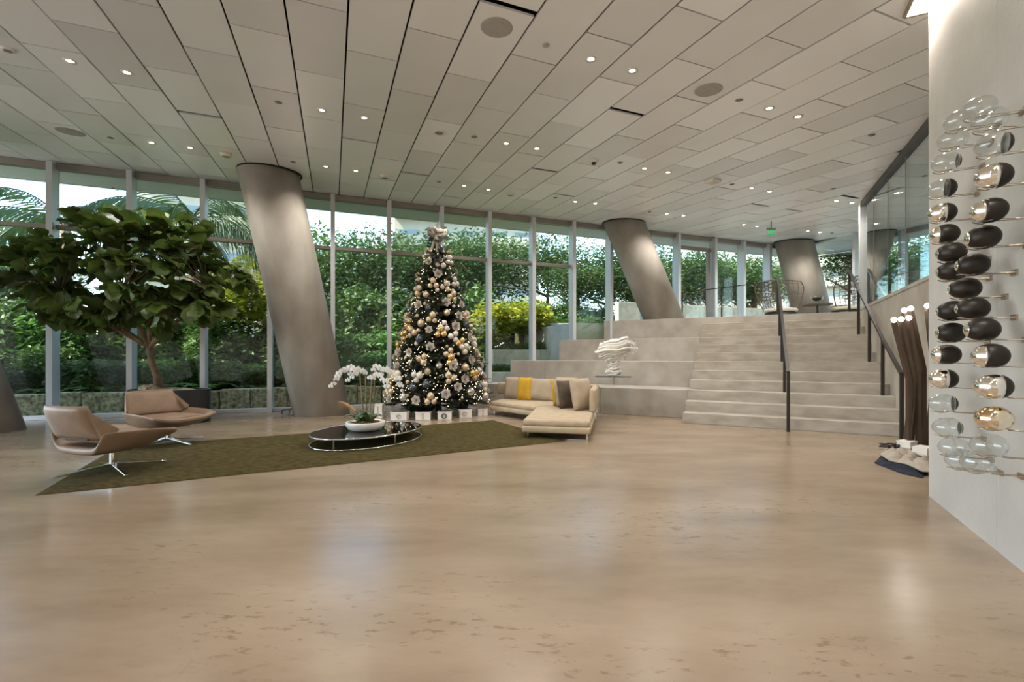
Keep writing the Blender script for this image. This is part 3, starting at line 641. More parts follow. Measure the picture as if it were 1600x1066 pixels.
# ================================================================== CORNER SOFA
sofa = thing('corner_sofa', (.9, 9, .0), 'low sand coloured corner sofa with an angled chaise on slim chrome legs', 'sofa')
S1, S2, S3, S4, S5, S6 = V((.15, 7.25, 0)), V((1.2, 7.03, 0)), V((1.88, 10.15, 0)), V((-.15, 11.2, 0)), V((-.52, 10.35, 0)), V((.46, 9.2, 0))
MB().prism([(p.x, p.y) for p in (S1, S2, S3, S4, S5, S6)], .11, .215).build('base', M['sofa'], sofa, bevel=.035, seg=4, smooth=True)
def inset(poly, d):
    c = V((sum(p.x for p in poly)/len(poly), sum(p.y for p in poly)/len(poly), 0)); return [(p.x+(c-p).normalized().x*d, p.y+(c-p).normalized().y*d) for p in poly]
S36 = S3.lerp(S2, .12)
MB().prism(inset([S1, S2, S3, S6], .03), .21, .315).build('seat_cushion', M['sofa'], sofa, bevel=.045, seg=5, smooth=True)
MB().prism(inset([S6, S3, S4, S5], .03), .21, .312).build('seat_cushion', M['sofa'], sofa, bevel=.045, seg=5, smooth=True)
def backslab(a, b, z0, z1, th=.13):
    MB().bar(a+V((0, 0, (z0+z1)/2)), b+V((0, 0, (z0+z1)/2)), th, z1-z0).build('backrest', M['sofa'], sofa, bevel=.05, seg=5, smooth=True)
bo = (S3-S4).normalized(); bn = V((-bo.y, bo.x, 0)); ro = (S3-S2).normalized(); rnn = V((ro.y, -ro.x, 0))
backslab(S4-bo*.22+bn*.0, S4+bo*1.0, .40, .68); backslab(S4+bo*1.05, S3-bo*.12, .40, .68)
backslab(S2+ro*1.25+rnn*-.02, S2+ro*2.9+rnn*-.02, .30, .72)
for a, b in ((S4+bo*.2, .2), (S4+bo*1.7, .2), (S2+ro*1.6, .2), (S2+ro*2.6, .2)): MB().bar(a+V((0, 0, .15)), a+V((0, 0, .5)), .04).build('back_support', M['chrome'], sofa)
for a, b in ((S2+V((-.04, .1, 0)), S1+V((.1, .1, 0))), (S5+V((.12, .06, 0)), S4+V((.05, -.1, 0))), (S3+V((-.12, -.15, 0)), S3+V((-.5, .05, 0)))):
    MB().bar(a, a+V((0, 0, .115)), .02).build('leg', M['chrome'], sofa); MB().bar(b, b+V((0, 0, .115)), .02).build('leg', M['chrome'], sofa)
    MB().bar(a+V((0, 0, .012)), b+V((0, 0, .012)), .02).build('leg_runner', M['chrome'], sofa)
def pillow(c, w, h, th, yaw, lean, m, label):
    g = MB(); n = 12
    for s in (1, -1):
        def f(i, j):
            x, z = 2*i-1, 2*j-1; b = ((1-x**4)*(1-z**4))**.5
            sx = 1-.06*(1-x*x)*0-.07*(z*z)*(1-abs(x))*0
            px = x*w/2*(1-.05*(1-abs(z))**0*(1-z*z)*.6); pz = z*h/2*(1-.05*(1-x*x)*.6)
            return (px, s*th/2*b, pz+h/2)
        g.grid(f, n, n)
    R = Matrix.Rotation(yaw, 3, 'Z') @ Matrix.Rotation(lean, 3, 'X')
    g.v = [V(c)+R @ p for p in g.v]; o = g.build('throw_pillow', M[m], smooth=True); bpy.context.view_layer.update()
    return tag(o, label, 'pillow', 'pillows on the corner sofa')
yb = math.atan2(bo.y, bo.x); sb = -bn*.26 + V((0, 0, .318))
pillow(S4+bo*.33+sb, .50, .52, .17, yb, -.16, 'pillow', 'square oatmeal pillow at the left end of the sofa back')
pillow(S4+bo*.66+sb-bn*.10, .36, .52, .13, yb, -.16, 'mustard', 'mustard yellow pillow standing between two oatmeal pillows')
pillow(S4+bo*1.05+sb-bn*.04, .66, .50, .17, yb, -.16, 'pillow', 'wide oatmeal pillow in the middle of the sofa back')
pillow(S4+bo*1.62+sb, .50, .54, .17, yb, -.16, 'pillow', 'oatmeal pillow in the inner corner of the sofa')
yr = math.atan2(ro.y, ro.x); sr = -rnn*.27 + V((0, 0, .318))
pillow(S2+ro*2.22+sr-rnn*.40, .46, .54, .14, yr-.75, -.2, 'mustard', 'mustard pillow leaning behind the dark brown one on the chaise')
pillow(S2+ro*2.00+sr-rnn*.30, .48, .54, .15, yr-.8, -.2, 'pillow', 'oatmeal pillow between the mustard and the dark brown pillows')
pillow(S2+ro*1.76+sr-rnn*.20, .48, .54, .15, yr-.85, -.22, 'choc', 'dark chocolate brown velvet pillow on the chaise')
pillow(S2+ro*1.52+sr+rnn*.08, .52, .60, .18, yr-.7, -.22, 'pillow', 'large oatmeal pillow against the chaise backrest, nearest the viewer')
# ================================================================== COFFEE TABLE AND ORCHIDS
tc_ = V((-2.2, 7.08, .028)); table = thing('coffee_table', tc_, 'low oval coffee table with glossy black top and chrome ring base', 'table')
ta = math.radians(62); TX = Matrix.Rotation(ta, 3, 'Z'); A_, B_ = .93, .69
def ell(t, k, z): return tc_ + TX @ V((A_*k*math.cos(t), B_*k*math.sin(t), z))
MB().prism([(ell(2*PI*i/64, .985, 0).x, ell(2*PI*i/64, .985, 0).y) for i in range(64)], .176, .192).build('table_top', M['blackglass'], table)
MB().tube([ell(2*PI*i/64, .995, .157) for i in range(64)], .0125, 8, close=True).build('rim', M['chrome'], table, smooth=True)
MB().tube([ell(2*PI*i/64, .995, .012) for i in range(64)], .0115, 8, close=True).build('base_ring', M['chrome'], table, smooth=True)
for i in range(6): t = 2*PI*i/6+.35; MB().bar(ell(t, .995, .01), ell(t, .995, .155), .022, .012).build('leg', M['chrome'], table)
oc = V((-2.22, 6.98, .193)); orch = thing('orchid_bowl', oc, 'white orchids on stakes in a rough white bowl on the black table', 'potted plant')
g = MB(); n = 40
prof = [(.16, 0), (.235, .02), (.275, .07), (.285, .125), (.275, .135), (.262, .125), (.25, .08)]
g.lathe(prof, n, oc)
rr = random.Random(5)
for i, p in enumerate(g.v):
    d = p-oc; a = math.atan2(d.y, d.x); p.x += d.x*.035*math.sin(9*a+d.z*30); p.y += d.y*.035*math.sin(9*a+d.z*30)
g.build('bowl', M['bowl'], orch, smooth=True)
g = MB(); g.lathe([(.255, .085), (.2, .125), (.1, .14), (.0001, .145)], 30, oc)
for p in g.v: p.z += rr.uniform(-.012, .014)
g.build('moss', M['moss'], orch)
fl = MB()
for q, (t, L, W) in enumerate([(90, .05, .03), (210, .046, .026), (330, .046, .026), (10, .052, .05), (170, .052, .05)]):
    d = V((math.cos(math.radians(t)), math.sin(math.radians(t)), 0)); sd = V((-d.y, d.x, 0)); z = .002*q
    fl.add([(0, 0, z), d*L*.5+sd*W*.55+V((0, 0, z+.006)), d*L+V((0, 0, z-.006)), d*L*.5-sd*W*.55+V((0, 0, z+.006)), d*L*.85+sd*W*.35+V((0, 0, z)), d*L*.85-sd*W*.35+V((0, 0, z))], [(0, 3, 5, 2, 4, 1)])
fl.ball((0, 0, .008), .010, 6, 4); flm = fl.mesh('flower', M['petal'])
sprays = [((-.03, .02), (-.09, -.02, .92), (-.47, -.10, .70), 15), ((.05, .0), (.10, .0, .80), (.36, -.06, .67), 11), ((.10, .03), (.14, .02, .93), (.56, -.03, .70), 15), ((0, .05), (-.02, .05, .84), (-.30, .14, .74), 10)]
for (bx, by), tp, en, cnt in sprays:
    b = oc+V((bx, by, .11)); t_ = oc+V(tp); e_ = oc+V(en)
    MB().tube([b, t_+V((0, 0, .06))], .007, 6).build('stake', M['stake'], orch)
    arc = [t_.lerp(e_, i/12)+V((0, 0, .10*math.sin(PI*min(1, i/12*1.05)))) for i in range(13)]
    MB().tube([b+V((.012, 0, 0)), b.lerp(t_, .5)+V((.012, 0, 0)), t_]+arc[1:], .004, 5).build('stem', M['orchleaf'], orch, smooth=True)
    for i in range(cnt):
        u = i/(cnt-1)*11.9; k = int(u); p = arc[k].lerp(arc[k+1], u-k) + V((rr.uniform(-.02, .02), rr.uniform(-.05, .02), rr.uniform(-.035, .03)))
        nrm = V((rr.uniform(-.5, .5), -1, rr.uniform(-.2, .35))).normalized(); x = V((0, 0, 1)).cross(nrm).normalized(); y = nrm.cross(x)
        s = rr.uniform(.85, 1.15); mw = basis(x*s, y*s, nrm*s, p-oc); inst('flower', flm, orch, mw)
for i in range(15):
    t = rr.uniform(0, 2*PI); L = rr.uniform(.16, .27); d = V((math.cos(t), math.sin(t), 0)); sd = V((-d.y, d.x, 0)); h = rr.uniform(.06, .17); b = oc+V((rr.uniform(-.12, .12), rr.uniform(-.1, .1), .13))
    MB().grid(lambda a, c: b+d*(L*a)+sd*((c-.5)*.085*math.sin(PI*min(.97, a*.9+.1))**.6)+V((0, 0, h*math.sin(PI*a*.75)+.02*abs(c-.5))), 8, 4).build('leaf', M['orchleaf'], orch, smooth=True, solid=.004)
for i in range(4):
    d = V((-1, -.2+.15*i, 0)).normalized(); sd = V((-d.y, d.x, 0)); b = oc+V((-.12, 0, .2)); L = .26+.03*i
    MB().grid(lambda a, c: b+d*(L*a)+sd*((c-.5)*.09*math.sin(PI*min(.97, a*.9+.1))**.6)+V((0, 0, .07+.08*math.sin(PI*a*.7)+.03*i*a)), 8, 4).build('dry_leaf', M['dryleaf'], orch, smooth=True, solid=.004)
# ================================================================== LOW BLACK STAND AT THE COLUMN FOOT
p0 = fp(441, 648); o = thing('low_metal_stand', p0, 'low thin black metal stand curving around the column foot', 'stand')
pth = [fp(441, 648)+V((0, 0, .10)), fp(452, 651)+V((0, 0, .16)), fp(470, 647)+V((0, 0, .17)), fp(487, 652)+V((0, 0, .16))]
MB().tube([pth[0], pth[1], pth[2], pth[3]], .012, 6).build('top_rail', M['blackp'], o)
for q in pth: MB().bar(V((q.x, q.y, 0)), q, .024).build('leg', M['blackp'], o)
MB().tube([pth[0]+V((0, .2, .06)), pth[2]+V((0, .15, .0)), pth[3]+V((0, .02, 0))], .01, 6).build('back_rail', M['blackp'], o)
# ================================================================== LEAFY INDOOR TREE IN A DARK PLANTER
pc = V((-6.85, 9.22, 0)); fig = thing('fiddle_leaf_fig', pc+V((-.2, 0, .55)), 'broad-leaved fiddle leaf fig tree with a wide umbrella crown in the dark planter', 'tree')
plo = thing('planter', pc, 'large oval dark metal planter behind the tan lounge chair', 'planter')
g = MB().lathe([(.70, 0), (.70, .66), (.66, .66), (.66, .58)], 56, pc, 1.1, .62); g.build('tub', M['planter'], plo, smooth=False, bevel=.006)
g = MB(); rr = random.Random(11)
g.lathe([(.655, .585), (.5, .63), (.3, .655), (.0001, .67)], 40, pc, 1.1, .62)
for p in g.v:
    d = math.hypot(p.x-pc.x, p.y-pc.y); p.z += (rr.uniform(-.02, .03) if d < .6 else 0)
g.build('moss_top', M['pebble'], plo, smooth=True)
rk = MB().ball(pc+V((-.32, -.12, .66)), .17, 12, 8, 1.2, .9, .6)
for p in rk.v: p += V((rr.uniform(-.012, .012), rr.uniform(-.012, .012), rr.uniform(-.012, .012)))
tag(rk.build('garden_stone', M['coral'], smooth=True), 'rounded beige stone on the planter moss beside the trunk', 'stone')
cb = pc+V((-.22, 0, .60)); fork = V((-7.12, 9.05, 1.50))
MB().tube([cb, cb.lerp(fork, .35)+V((.03, 0, 0)), cb.lerp(fork, .7)+V((-.02, 0, 0)), fork], [.085, .065, .055, .055], 10).build('trunk', M['bark'], fig, smooth=True)
CC = V((-7.22, 8.62, 2.86)); tips = []
rr = random.Random(21)
tries = 0
while len(tips) < 96 and tries < 9000:
    tries += 1
    u, v_ = rr.uniform(-1, 1), rr.uniform(0, 2*PI); q = math.sqrt(1-u*u); k = rr.uniform(.55, 1.0)
    p = CC+V((2.30*q*math.cos(v_)*k, .88*q*math.sin(v_)*k, 1.05*u*k))
    if p.z < 2.30 and abs(p.x-CC.x) < .5 and p.z < 2.0: continue
    if p.z > CC.z+.35 and abs(p.x-CC.x) > 1.5: continue
    if min([(p-t).length for t in tips] or [9]) < .30: continue
    tips.append(p)
hub = [fork+V((dx, dy, dz)) for dx, dy, dz in ((-.75, -.25, .75), (.7, -.15, .75), (-.1, -.5, 1.05), (.15, -.2, .7), (1.35, -.3, 1.15), (-1.35, -.4, 1.0))]
for i, h in enumerate(hub):
    MB().tube([fork, fork.lerp(h, .5)+V((0, 0, -.06)), h], [.05, .038, .03], 8).build('bough', M['bark'], fig, smooth=True)
twig = MB()
for t in tips:
    h = min(hub, key=lambda q: (q-t).length); twig.tube([h, h.lerp(t, .55)+V((0, 0, -.08)), t], [.012, .009, .006], 5)
tag(twig.build('twigs', M['bark'], fig, smooth=True), kind='stuff')
def figleaf(seed):
    r = random.Random(seed); L = .34; cup = r.uniform(.02, .05); dr = r.uniform(.03, .12); g = MB()
    wid = [.015, .075, .085, .10, .13, .135, .10, .035]
    for i, wd in enumerate(wid):
        a = i/(len(wid)-1); a_ = .06+.94*a
        for c in (-1, -.5, 0, .5, 1):
            rip = .014*math.sin(i*2.1+c*3+seed)*abs(c)
            g.v.append(V((wd*c, L*a_, cup*abs(c)**1.5*(.5+a) - dr*a_*a_ + rip)))
    for i in range(len(wid)-1):
        for j in range(4): a = i*5+j; g.f.append((a, a+1, a+6, a+5))
    g.tube([(0, -.02, .0), (0, .03, .004)], .006, 4); return g
lms = []
for sd in range(6): lms.append(figleaf(sd).mesh('leaf', M['figleaf' if sd % 3 else 'figleaf2'], smooth=True))
nl = 0; extra = MB(); fo_ = ORI[fig.name]
for ti, t in enumerate(tips):
    out = (t-CC); out.z *= 1.6; out = out.normalized()
    cnt = 9
    for k in range(cnt):
        az_ = k*2.4+ti; el = rr.uniform(-.95, .5)
        d = (V((math.cos(az_)*math.cos(el), math.sin(az_)*math.cos(el), math.sin(el)))*.9 + out*.7).normalized()
        x = d.cross(V((0, 0, 1))); x = x.normalized() if x.length > .1 else V((1, 0, 0)); z = x.cross(d)
        tw = Matrix.Rotation(rr.uniform(-.7, .7), 3, d); x = tw @ x; z = tw @ z
        s = rr.uniform(.78, 1.2); b = t - out*rr.uniform(-.02, .12)
        mw = basis(x*s, d*s, z*s, b-fo_)
        if k < 3 and nl < 298: inst('leaf', rr.choice(lms), fig, mw); nl += 1
        else:
            L0 = figleaf(k % 6); n0 = len(L0.v); extra.add([mw @ p + fo_ for p in L0.v[:40]], [f for f in L0.f if max(f) < 40])
tag(extra.build('foliage', M['figleaf'], fig, smooth=True), kind='stuff')
# ================================================================== CHRISTMAS TREE
XC = V((-1.72, 10.62, 0)); XH = 4.25; xt = thing('christmas_tree', XC, 'tall decorated Christmas fir with white, gold and slate baubles by the windows', 'tree')
MB().tube([XC, XC+V((0, 0, XH*.5)), XC+V((0, 0, XH-.1))], [.10, .07, .02], 10).build('trunk', M['bark'], xt)
def xr(z): return max(.05, 1.22*(1-(z-.15)/(XH-.05))**.86 if z > .45 else 1.18)
rr = random.Random(31); nd = MB(); ins = MB()
def sprig(p, d, L, m, nn=30):
    x = d.orthogonal().normalized(); y = d.cross(x)
    for i in range(nn):
        a = i/nn; t = i*2.4; b = p+d*(L*a); o_ = (x*math.cos(t)+y*math.sin(t))*.75+d*.65
        wv = d.cross(o_).normalized()*.0085; e = b+o_*.075*(1.1-.5*a)
        m.add([b-wv, b+wv, e], [(0, 1, 2)])
    m.add([p-x*.006, p+x*.006, p+d*L], [(0, 1, 2)])
for i in range(1150):
    f = rr.random(); z = .24+(XH-.42)*(1-math.sqrt(1-f*.985)) if False else .24+(XH-.4)*(1-math.sqrt(rr.random()))
    t = rr.uniform(0, 2*PI); R = xr(z)*rr.uniform(.62, 1.0); up = rr.uniform(-.25, .3)
    rad = V((math.cos(t), math.sin(t), 0)); d = (rad+V((0, 0, up))).normalized(); L = rr.uniform(.20, .34)
    p = XC+rad*max(.02, R-L*.8)+V((0, 0, z)); sprig(p, d, L, nd)
    for s in (-1, 1):
        d2 = (d+V((-rad.y, rad.x, 0))*.7*s).normalized(); sprig(p+d*L*.35, d2, L*.62, nd, 20)
for i in range(170):                                       # long wispy outer tips
    z = rr.uniform(.25, XH-.6); t = rr.uniform(0, 2*PI); rad = V((math.cos(t), math.sin(t), 0)); sprig(XC+rad*xr(z)*.9+V((0, 0, z)), (rad+V((0, 0, rr.uniform(-.1, .35)))).normalized(), .32, nd, 34)
for i in range(46):
    z = .2+i*.085; R = xr(z)*.60
    for q in range(18):
        t = q*2*PI/18+i*.7; rad = V((math.cos(t), math.sin(t), 0)); sd_ = V((-rad.y, rad.x, 0)); b = XC+V((0, 0, z))
        ins.add([b, b+rad*R+sd_*.09*R-V((0, 0, .12)), b+rad*R-sd_*.09*R-V((0, 0, .05))], [(0, 1, 2)])
tag(nd.build('needle_sprays', M['needle'], xt), kind='stuff'); tag(ins.build('inner_branches', M['needle'], xt), kind='stuff')
lights = MB()
for i in range(900):
    z = .28+(XH-.55)*(1-math.sqrt(rr.random())); t = rr.uniform(0, 2*PI); R = xr(z)*rr.uniform(.8, 1.03); c = XC+V((R*math.cos(t), R*math.sin(t), z))
    r = .0075; lights.add([c+V((r, 0, 0)), c-V((r, 0, 0)), c+V((0, r, 0)), c-V((0, r, 0)), c+V((0, 0, r)), c-V((0, 0, r))], [(0, 2, 4), (2, 1, 4), (1, 3, 4), (3, 0, 4), (2, 0, 5), (1, 2, 5), (3, 1, 5), (0, 3, 5)])
tag(lights.build('fairy_lights', M['bulb']), 'tiny warm white fairy lights strung all over the Christmas tree', 'fairy lights', kind='stuff')
bm_ = {}
for k in ('gold', 'champ', 'pearl', 'slate', 'silver'):
    g = MB().ball((0, 0, 0), 1, 16, 10); bm_[k] = g.mesh('bauble', M[k], smooth=True)
gcap = MB().lathe([(.28, .93), (.28, 1.18), (.0001, 1.2)], 8).mesh('cap', M['wire'])
NAMES = {'gold': 'shiny gold', 'champ': 'champagne', 'pearl': 'pearl white', 'slate': 'dark slate blue', 'silver': 'silver grey'}
nb = 0
def bauble(p, r, k):
    o = inst('bauble', bm_[k]); o.location = p; o.scale = (r, r, r); tag(o, NAMES[k]+' ball bauble hanging on the Christmas tree', 'bauble', NAMES[k]+' baubles on the tree')
    if r > .06: inst('cap', gcap, o)
def surf(z, t, k=1.0): R = xr(z)*k; return XC+V((R*math.cos(t), R*math.sin(t), z))
fm = MB()
for q in range(3):
    for j in range(6):
        t = j*PI/3+q*.5; el = .25+.45*q; L = .105-.018*q; d = V((math.cos(t)*math.cos(el), math.sin(t)*math.cos(el), math.sin(el))); sd_ = V((-math.sin(t), math.cos(t), 0))
        fm.add([(0, 0, 0), d*L*.6+sd_*.045, d*L+V((0, 0, .012)), d*L*.6-sd_*.045], [(0, 1, 2, 3)])
fm = fm.mesh('fabric_flower', M['flower'])
kinds = ['pearl']*4+['champ']*6+['gold']*3+['slate']*3+['silver']*2
centers = []
for i in range(112):
    for _ in range(40):
        z = .40+(XH-.75)*(1-math.sqrt(rr.random())); t = rr.uniform(-PI-.35, .35); p = surf(z, t, .99)
        if min([(p-c).length for c in centers] or [9]) > .235: break
    centers.append(p); rad = V((math.cos(t), math.sin(t), .15)).normalized(); sc = .8+.2*(1-z/XH)
    w_ = rr.random()
    if w_ < .30:
        x = rad.orthogonal().normalized(); y = rad.cross(x); s = sc*rr.uniform(.95, 1.35); o = inst('fabric_flower', fm, None, basis(x*s, y*s, rad*s, p+rad*.02)); tag(o, 'white fabric flower tucked among the baubles of the Christmas tree', 'flower', 'white flowers on the tree')
    elif w_ < .72:
        k = rr.choice(['pearl', 'champ', 'champ', 'gold'])
        for j in range(3): a = j*2.1+i; bauble(p+V((-math.sin(t), math.cos(t), 0))*.075*math.cos(a)+V((0, 0, .075*math.sin(a)))+rad*.02, rr.uniform(.058, .078)*sc, k)
    else: bauble(p, rr.uniform(.07, .095)*sc, rr.choice(['slate', 'slate', 'silver', 'champ']))
for i in range(60):
    z = .35+(XH-.6)*(1-math.sqrt(rr.random())); t = rr.uniform(-PI-.2, .2); bauble(surf(z, t, .97), rr.uniform(.03, .045), rr.choice(kinds))
tp = thing('tree_topper', XC+V((0, 0, XH-.28)), 'large sheer taupe ribbon bow crowning the Christmas tree', 'ribbon bow')
for q in range(8):
    t = q*PI/4+.2; L = .20 if q % 2 else .23; d = V((math.cos(t), .5*math.sin(t), .35+.25*math.sin(q*1.7))); sd_ = V((-math.sin(t)*.4, math.cos(t)*.4, .9)).normalized()
    MB().grid(lambda a, c: d*(L*math.sin(PI*a))+sd_*((c-.5)*.10+.07*math.cos(PI*a))+V((0, -.02, .14)), 12, 2).build('bow_loop', M['ribbon'], tp, local=True, smooth=True, solid=.003)
for q, dx in enumerate((-.10, .02, .12)): MB().grid(lambda a, c: V((dx*(a*1.4)+(c-.5)*.07, -.08-.10*a-.03*math.sin(7*a), .12-.42*a)), 10, 2).build('bow_tail', M['ribbon'], tp, local=True, smooth=True, solid=.003)
for q in range(4): d = V((math.cos(q*1.6+.5)*.12, -.05, 1)).normalized(); MB().tube([V((0, 0, .15)), d*.34+V((0, 0, .12))], [.008, .003], 5).build('twig_pick', M['wire'], tp, local=True)
# gift boxes round the foot
gifts = [(590, 654, .17, .30, 'slim upright white gift box at the left foot of the Christmas tree'), (623, 657, .34, .17, 'long white gift box with a heart charm under the Christmas tree'), (660, 657, .30, .17, 'white gift box in the middle under the Christmas tree'),
         (694, 656, .28, .17, 'white gift box with a round wreath charm right of centre under the tree'), (726, 653, .26, .18, 'white gift box with a heart charm on the right under the tree'), (752, 650, .22, .16, 'small white gift box farthest right under the tree')]
for i, (px, py, wd, ht, lab) in enumerate(gifts):
    c = fp(px, py)+V((0, .10, 0)); o = thing('gift_box', c, lab, 'gift box', 'gift boxes under the tree')
    gx = MB().box((0, 0, ht/2), (wd, .20, ht), (.06, -.05, .1, .05, .2, .35)[i]).build('box', M['gift'], o, local=True, bevel=.006)
    MB().box((0, 0, ht*.92), (wd+.012, .212, ht*.16), (.06, -.05, .1, .05, .2, .35)[i]).build('lid', M['white'], o, local=True, bevel=.004)
    if i in (1, 4): 
        hp = [V((.0028*16*math.sin(t)**3, -.112, ht*.45+.0028*(13*math.cos(t)-5*math.cos(2*t)-2*math.cos(3*t)-math.cos(4*t)))) for t in [2*PI*k/24 for k in range(24)]]
        MB().tube(hp, .008, 5, close=True).build('heart_charm', M['silver'], gx, local=True)
    elif i == 3: MB().tube([V((.045*math.cos(2*PI*k/20), -.112, ht*.45+.045*math.sin(2*PI*k/20))) for k in range(20)], .011, 5, close=True).build('wreath_charm', M['needle'], gx, local=True)
    else: MB().box((0, 0, ht/2), (.03, .206, ht+.004), (.06, -.05, .1, .05, .2, .35)[i]).build('ribbon', M['ribbon'], gx, local=True)
# ================================================================== SWIRLING SCULPTURE ON A CLEAR PLINTH
pz = V((2.16, 9.82, 0)); o = thing('acrylic_plinth', pz, 'clear acrylic plinth carrying the white swirl sculpture', 'plinth')
for i, (dx, dy) in enumerate(((.27, 0), (-.27, 0), (0, .27), (0, -.27))):
    R = Matrix.Rotation(AE, 3, 'Z') @ V((dx, dy, 0)); MB().box(pz+R+V((0, 0, .43)), (.012 if dx else .528, .528 if dx else .012, .86), AE).build('side_sheet', M['acrylic'], o)
MB().box(pz+V((0, 0, .867)), (.54, .54, .012), AE).build('top_sheet', M['acrylic'], o)
o = thing('swirl_sculpture', pz+V((0, 0, .875)), 'white twisting ribbon sculpture like a whirlwind on a thin grey plate', 'sculpture')
MB().box((0, 0, .008), (.74, .40, .014), AE+.2).build('base_plate', M['plate'], o, local=True)
rr = random.Random(77)
lev = [(.04, .15, .1), (.08, .17, -.1), (.13, .14, .2), (.19, .12, -.15), (.25, .115, .1), (.31, .13, .2), (.37, .18, .25), (.42, .25, .3), (.46, .32, .3), (.50, .37, .28), (.54, .40, .32), (.58, .41, .25), (.63, .39, .35), (.68, .35, .3), (.73, .31, .4)]
for z, R0, tl in lev:
    for k in range(3):
        ph = rr.uniform(0, 2*PI); sp_ = rr.uniform(4.4, 7.4); r1 = R0*rr.uniform(.82, 1.12); w_ = rr.uniform(.010, .022); pth = []; t2 = tl+rr.uniform(-.15, .2)
        for i in range(30):
            a = i/29; t = ph+sp_*a; r = r1*(1-.22*a*rr.choice([1, 1]))
            x = r*math.cos(t); pth.append(V((x+.06*max(0, z-.3), r*.72*math.sin(t), max(.03, z+.02+x*t2*.55+.05*a+.012*math.sin(5*t)))))
        MB().tube(pth, [w_*(.5+.5*math.sin(PI*min(1, max(0, i/29)))**.5) for i in range(30)], 7).build('ribbon', M['sculpt'], o, local=True, smooth=True)
for q in range(11):
    pth = [V((.20+.30*a, -.10+.02*q+.05*math.sin(3*a+q), .44+.018*q+.13*a+.03*math.sin(7*a+q))) for a in [i/12 for i in range(13)]]
    MB().tube(pth, [.014*(1-.6*i/12) for i in range(13)], 6).build('trailing_ribbon', M['sculpt'], o, local=True, smooth=True)
# ================================================================== LANDING FURNITURE
def wicker_chair(loc, rz, label):
    o = thing('wicker_chair', loc, label, 'chair', 'high-backed wicker lounge chairs', rot=(0, 0, rz))
    MB().lathe([(.40, 0), (.43, .05), (.40, .16), (.34, .19)], 28).build('base', M['blackp'], o, local=True, smooth=True)
    MB().lathe([(.0001, .28), (.40, .28), (.44, .25), (.42, .19), (.0001, .19)], 28).build('seat_cushion', M['seatc'], o, local=True, smooth=True)
    def bp(i, j):                                         # i across, j up; y back
        t = (i-.5)*2; hw = .40+.24*math.sin(PI/2*min(1, j*1.15)) - .16*max(0, j-.82)*5*abs(t)**3*.5
        return V((t*hw, .34-.30*t*t+.12*j, .20+.98*j-.10*t*t*j))
    MB().tube([bp(0, j/14) for j in range(15)]+[bp(i/14, 1) for i in range(1, 14)]+[bp(1, 1-j/14) for j in range(15)], .016, 7).build('back_frame', M['wicker'], o, local=True, smooth=True)
    lat = MB()
    for q in range(1, 12): lat.tube([bp(q/12, j/10) for j in range(11)], .007, 5)
    for q in range(1, 10): lat.tube([bp(i/14, q/10) for i in range(15)], .005, 5)
    r = random.Random(8)
    for q in range(44):
        ci, cj = r.uniform(.12, .88), r.uniform(.28, .92); lat.tube([bp(ci+.075*math.cos(2*PI*k/12), cj+.055*math.sin(2*PI*k/12)) for k in range(12)], .0065, 5, close=True)
    lat.build('woven_back', M['wicker'], o, local=True)
    return o
wicker_chair((7.72, 13.25, 2.4), -.25, 'high-backed openwork wicker chair beside the top of the middle handrail')
wicker_chair((9.30, 12.75, 2.4), -1.45, 'high-backed openwork wicker chair partly hidden by the gallery post')
sp = V((8.62, 13.0, 2.4)); o = thing('side_table', sp, 'small dark round side table between the wicker chairs', 'table')
MB().lathe([(.0001, .36), (.37, .36), (.37, .39), (.0001, .39)], 30, sp).build('table_top', M['wicker'], o); MB().tube([sp+V((0, 0, .05)), sp+V((0, 0, .36))], .03, 10).build('stem', M['blackp'], o)
for q in range(3): d = V((math.cos(q*2.1+.4), math.sin(q*2.1+.4), 0)); MB().bar(sp+d*.26+V((0, 0, .03)), sp+V((0, 0, .10)), .05, .04).build('foot', M['blackp'], o)
gb_ = sp+V((-.02, 0, .391)); o = thing('glass_bowl', gb_, 'footed glass bowl with dark filling on the side table', 'bowl')
MB().lathe([(.08, 0), (.08, .012), (.015, .03), (.015, .07), (.10, .10), (.15, .17), (.155, .24)], 24, gb_).build('glass', M['acrylic'], o, smooth=True); MB().ball(gb_+V((0, 0, .155)), .11, 14, 8, 1, 1, .6).build('filling', M['needle'], o, smooth=True)
# ================================================================== GARDEN OUTSIDE THE GLASS
def leafmesh(name, n, rx, ry, rz_, L, W, m, seed, droop=.2, fill=.55):
    r = random.Random(seed); g = MB(); vs = []; fs = []
    for i in range(n):
        u, v_ = r.uniform(-1, 1), r.uniform(0, 2*PI); q = math.sqrt(1-u*u); k = r.uniform(fill, 1)*(1+.12*math.sin(5*v_+seed)+.10*math.sin(7*u+seed*2))
        c = V((rx*q*math.cos(v_)*k, ry*q*math.sin(v_)*k, rz_*u*k))
        t, el = r.uniform(0, 2*PI), r.uniform(-.6, .8); d = V((math.cos(t)*math.cos(el), math.sin(t)*math.cos(el), math.sin(el)-droop)).normalized()
        s = d.cross(V((r.uniform(-1, 1), r.uniform(-1, 1), 1))).normalized(); nrm = s.cross(d); l = L*r.uniform(.7, 1.3); w_ = W*r.uniform(.7, 1.3)
        b = len(vs); vs += [c, c+d*l*.5+s*w_*.5+nrm*l*.07, c+d*l, c+d*l*.5-s*w_*.5+nrm*l*.07]; fs += [(b, b+1, b+2), (b, b+2, b+3)]
    g.v = vs; g.f = fs; return g.mesh(name, m)
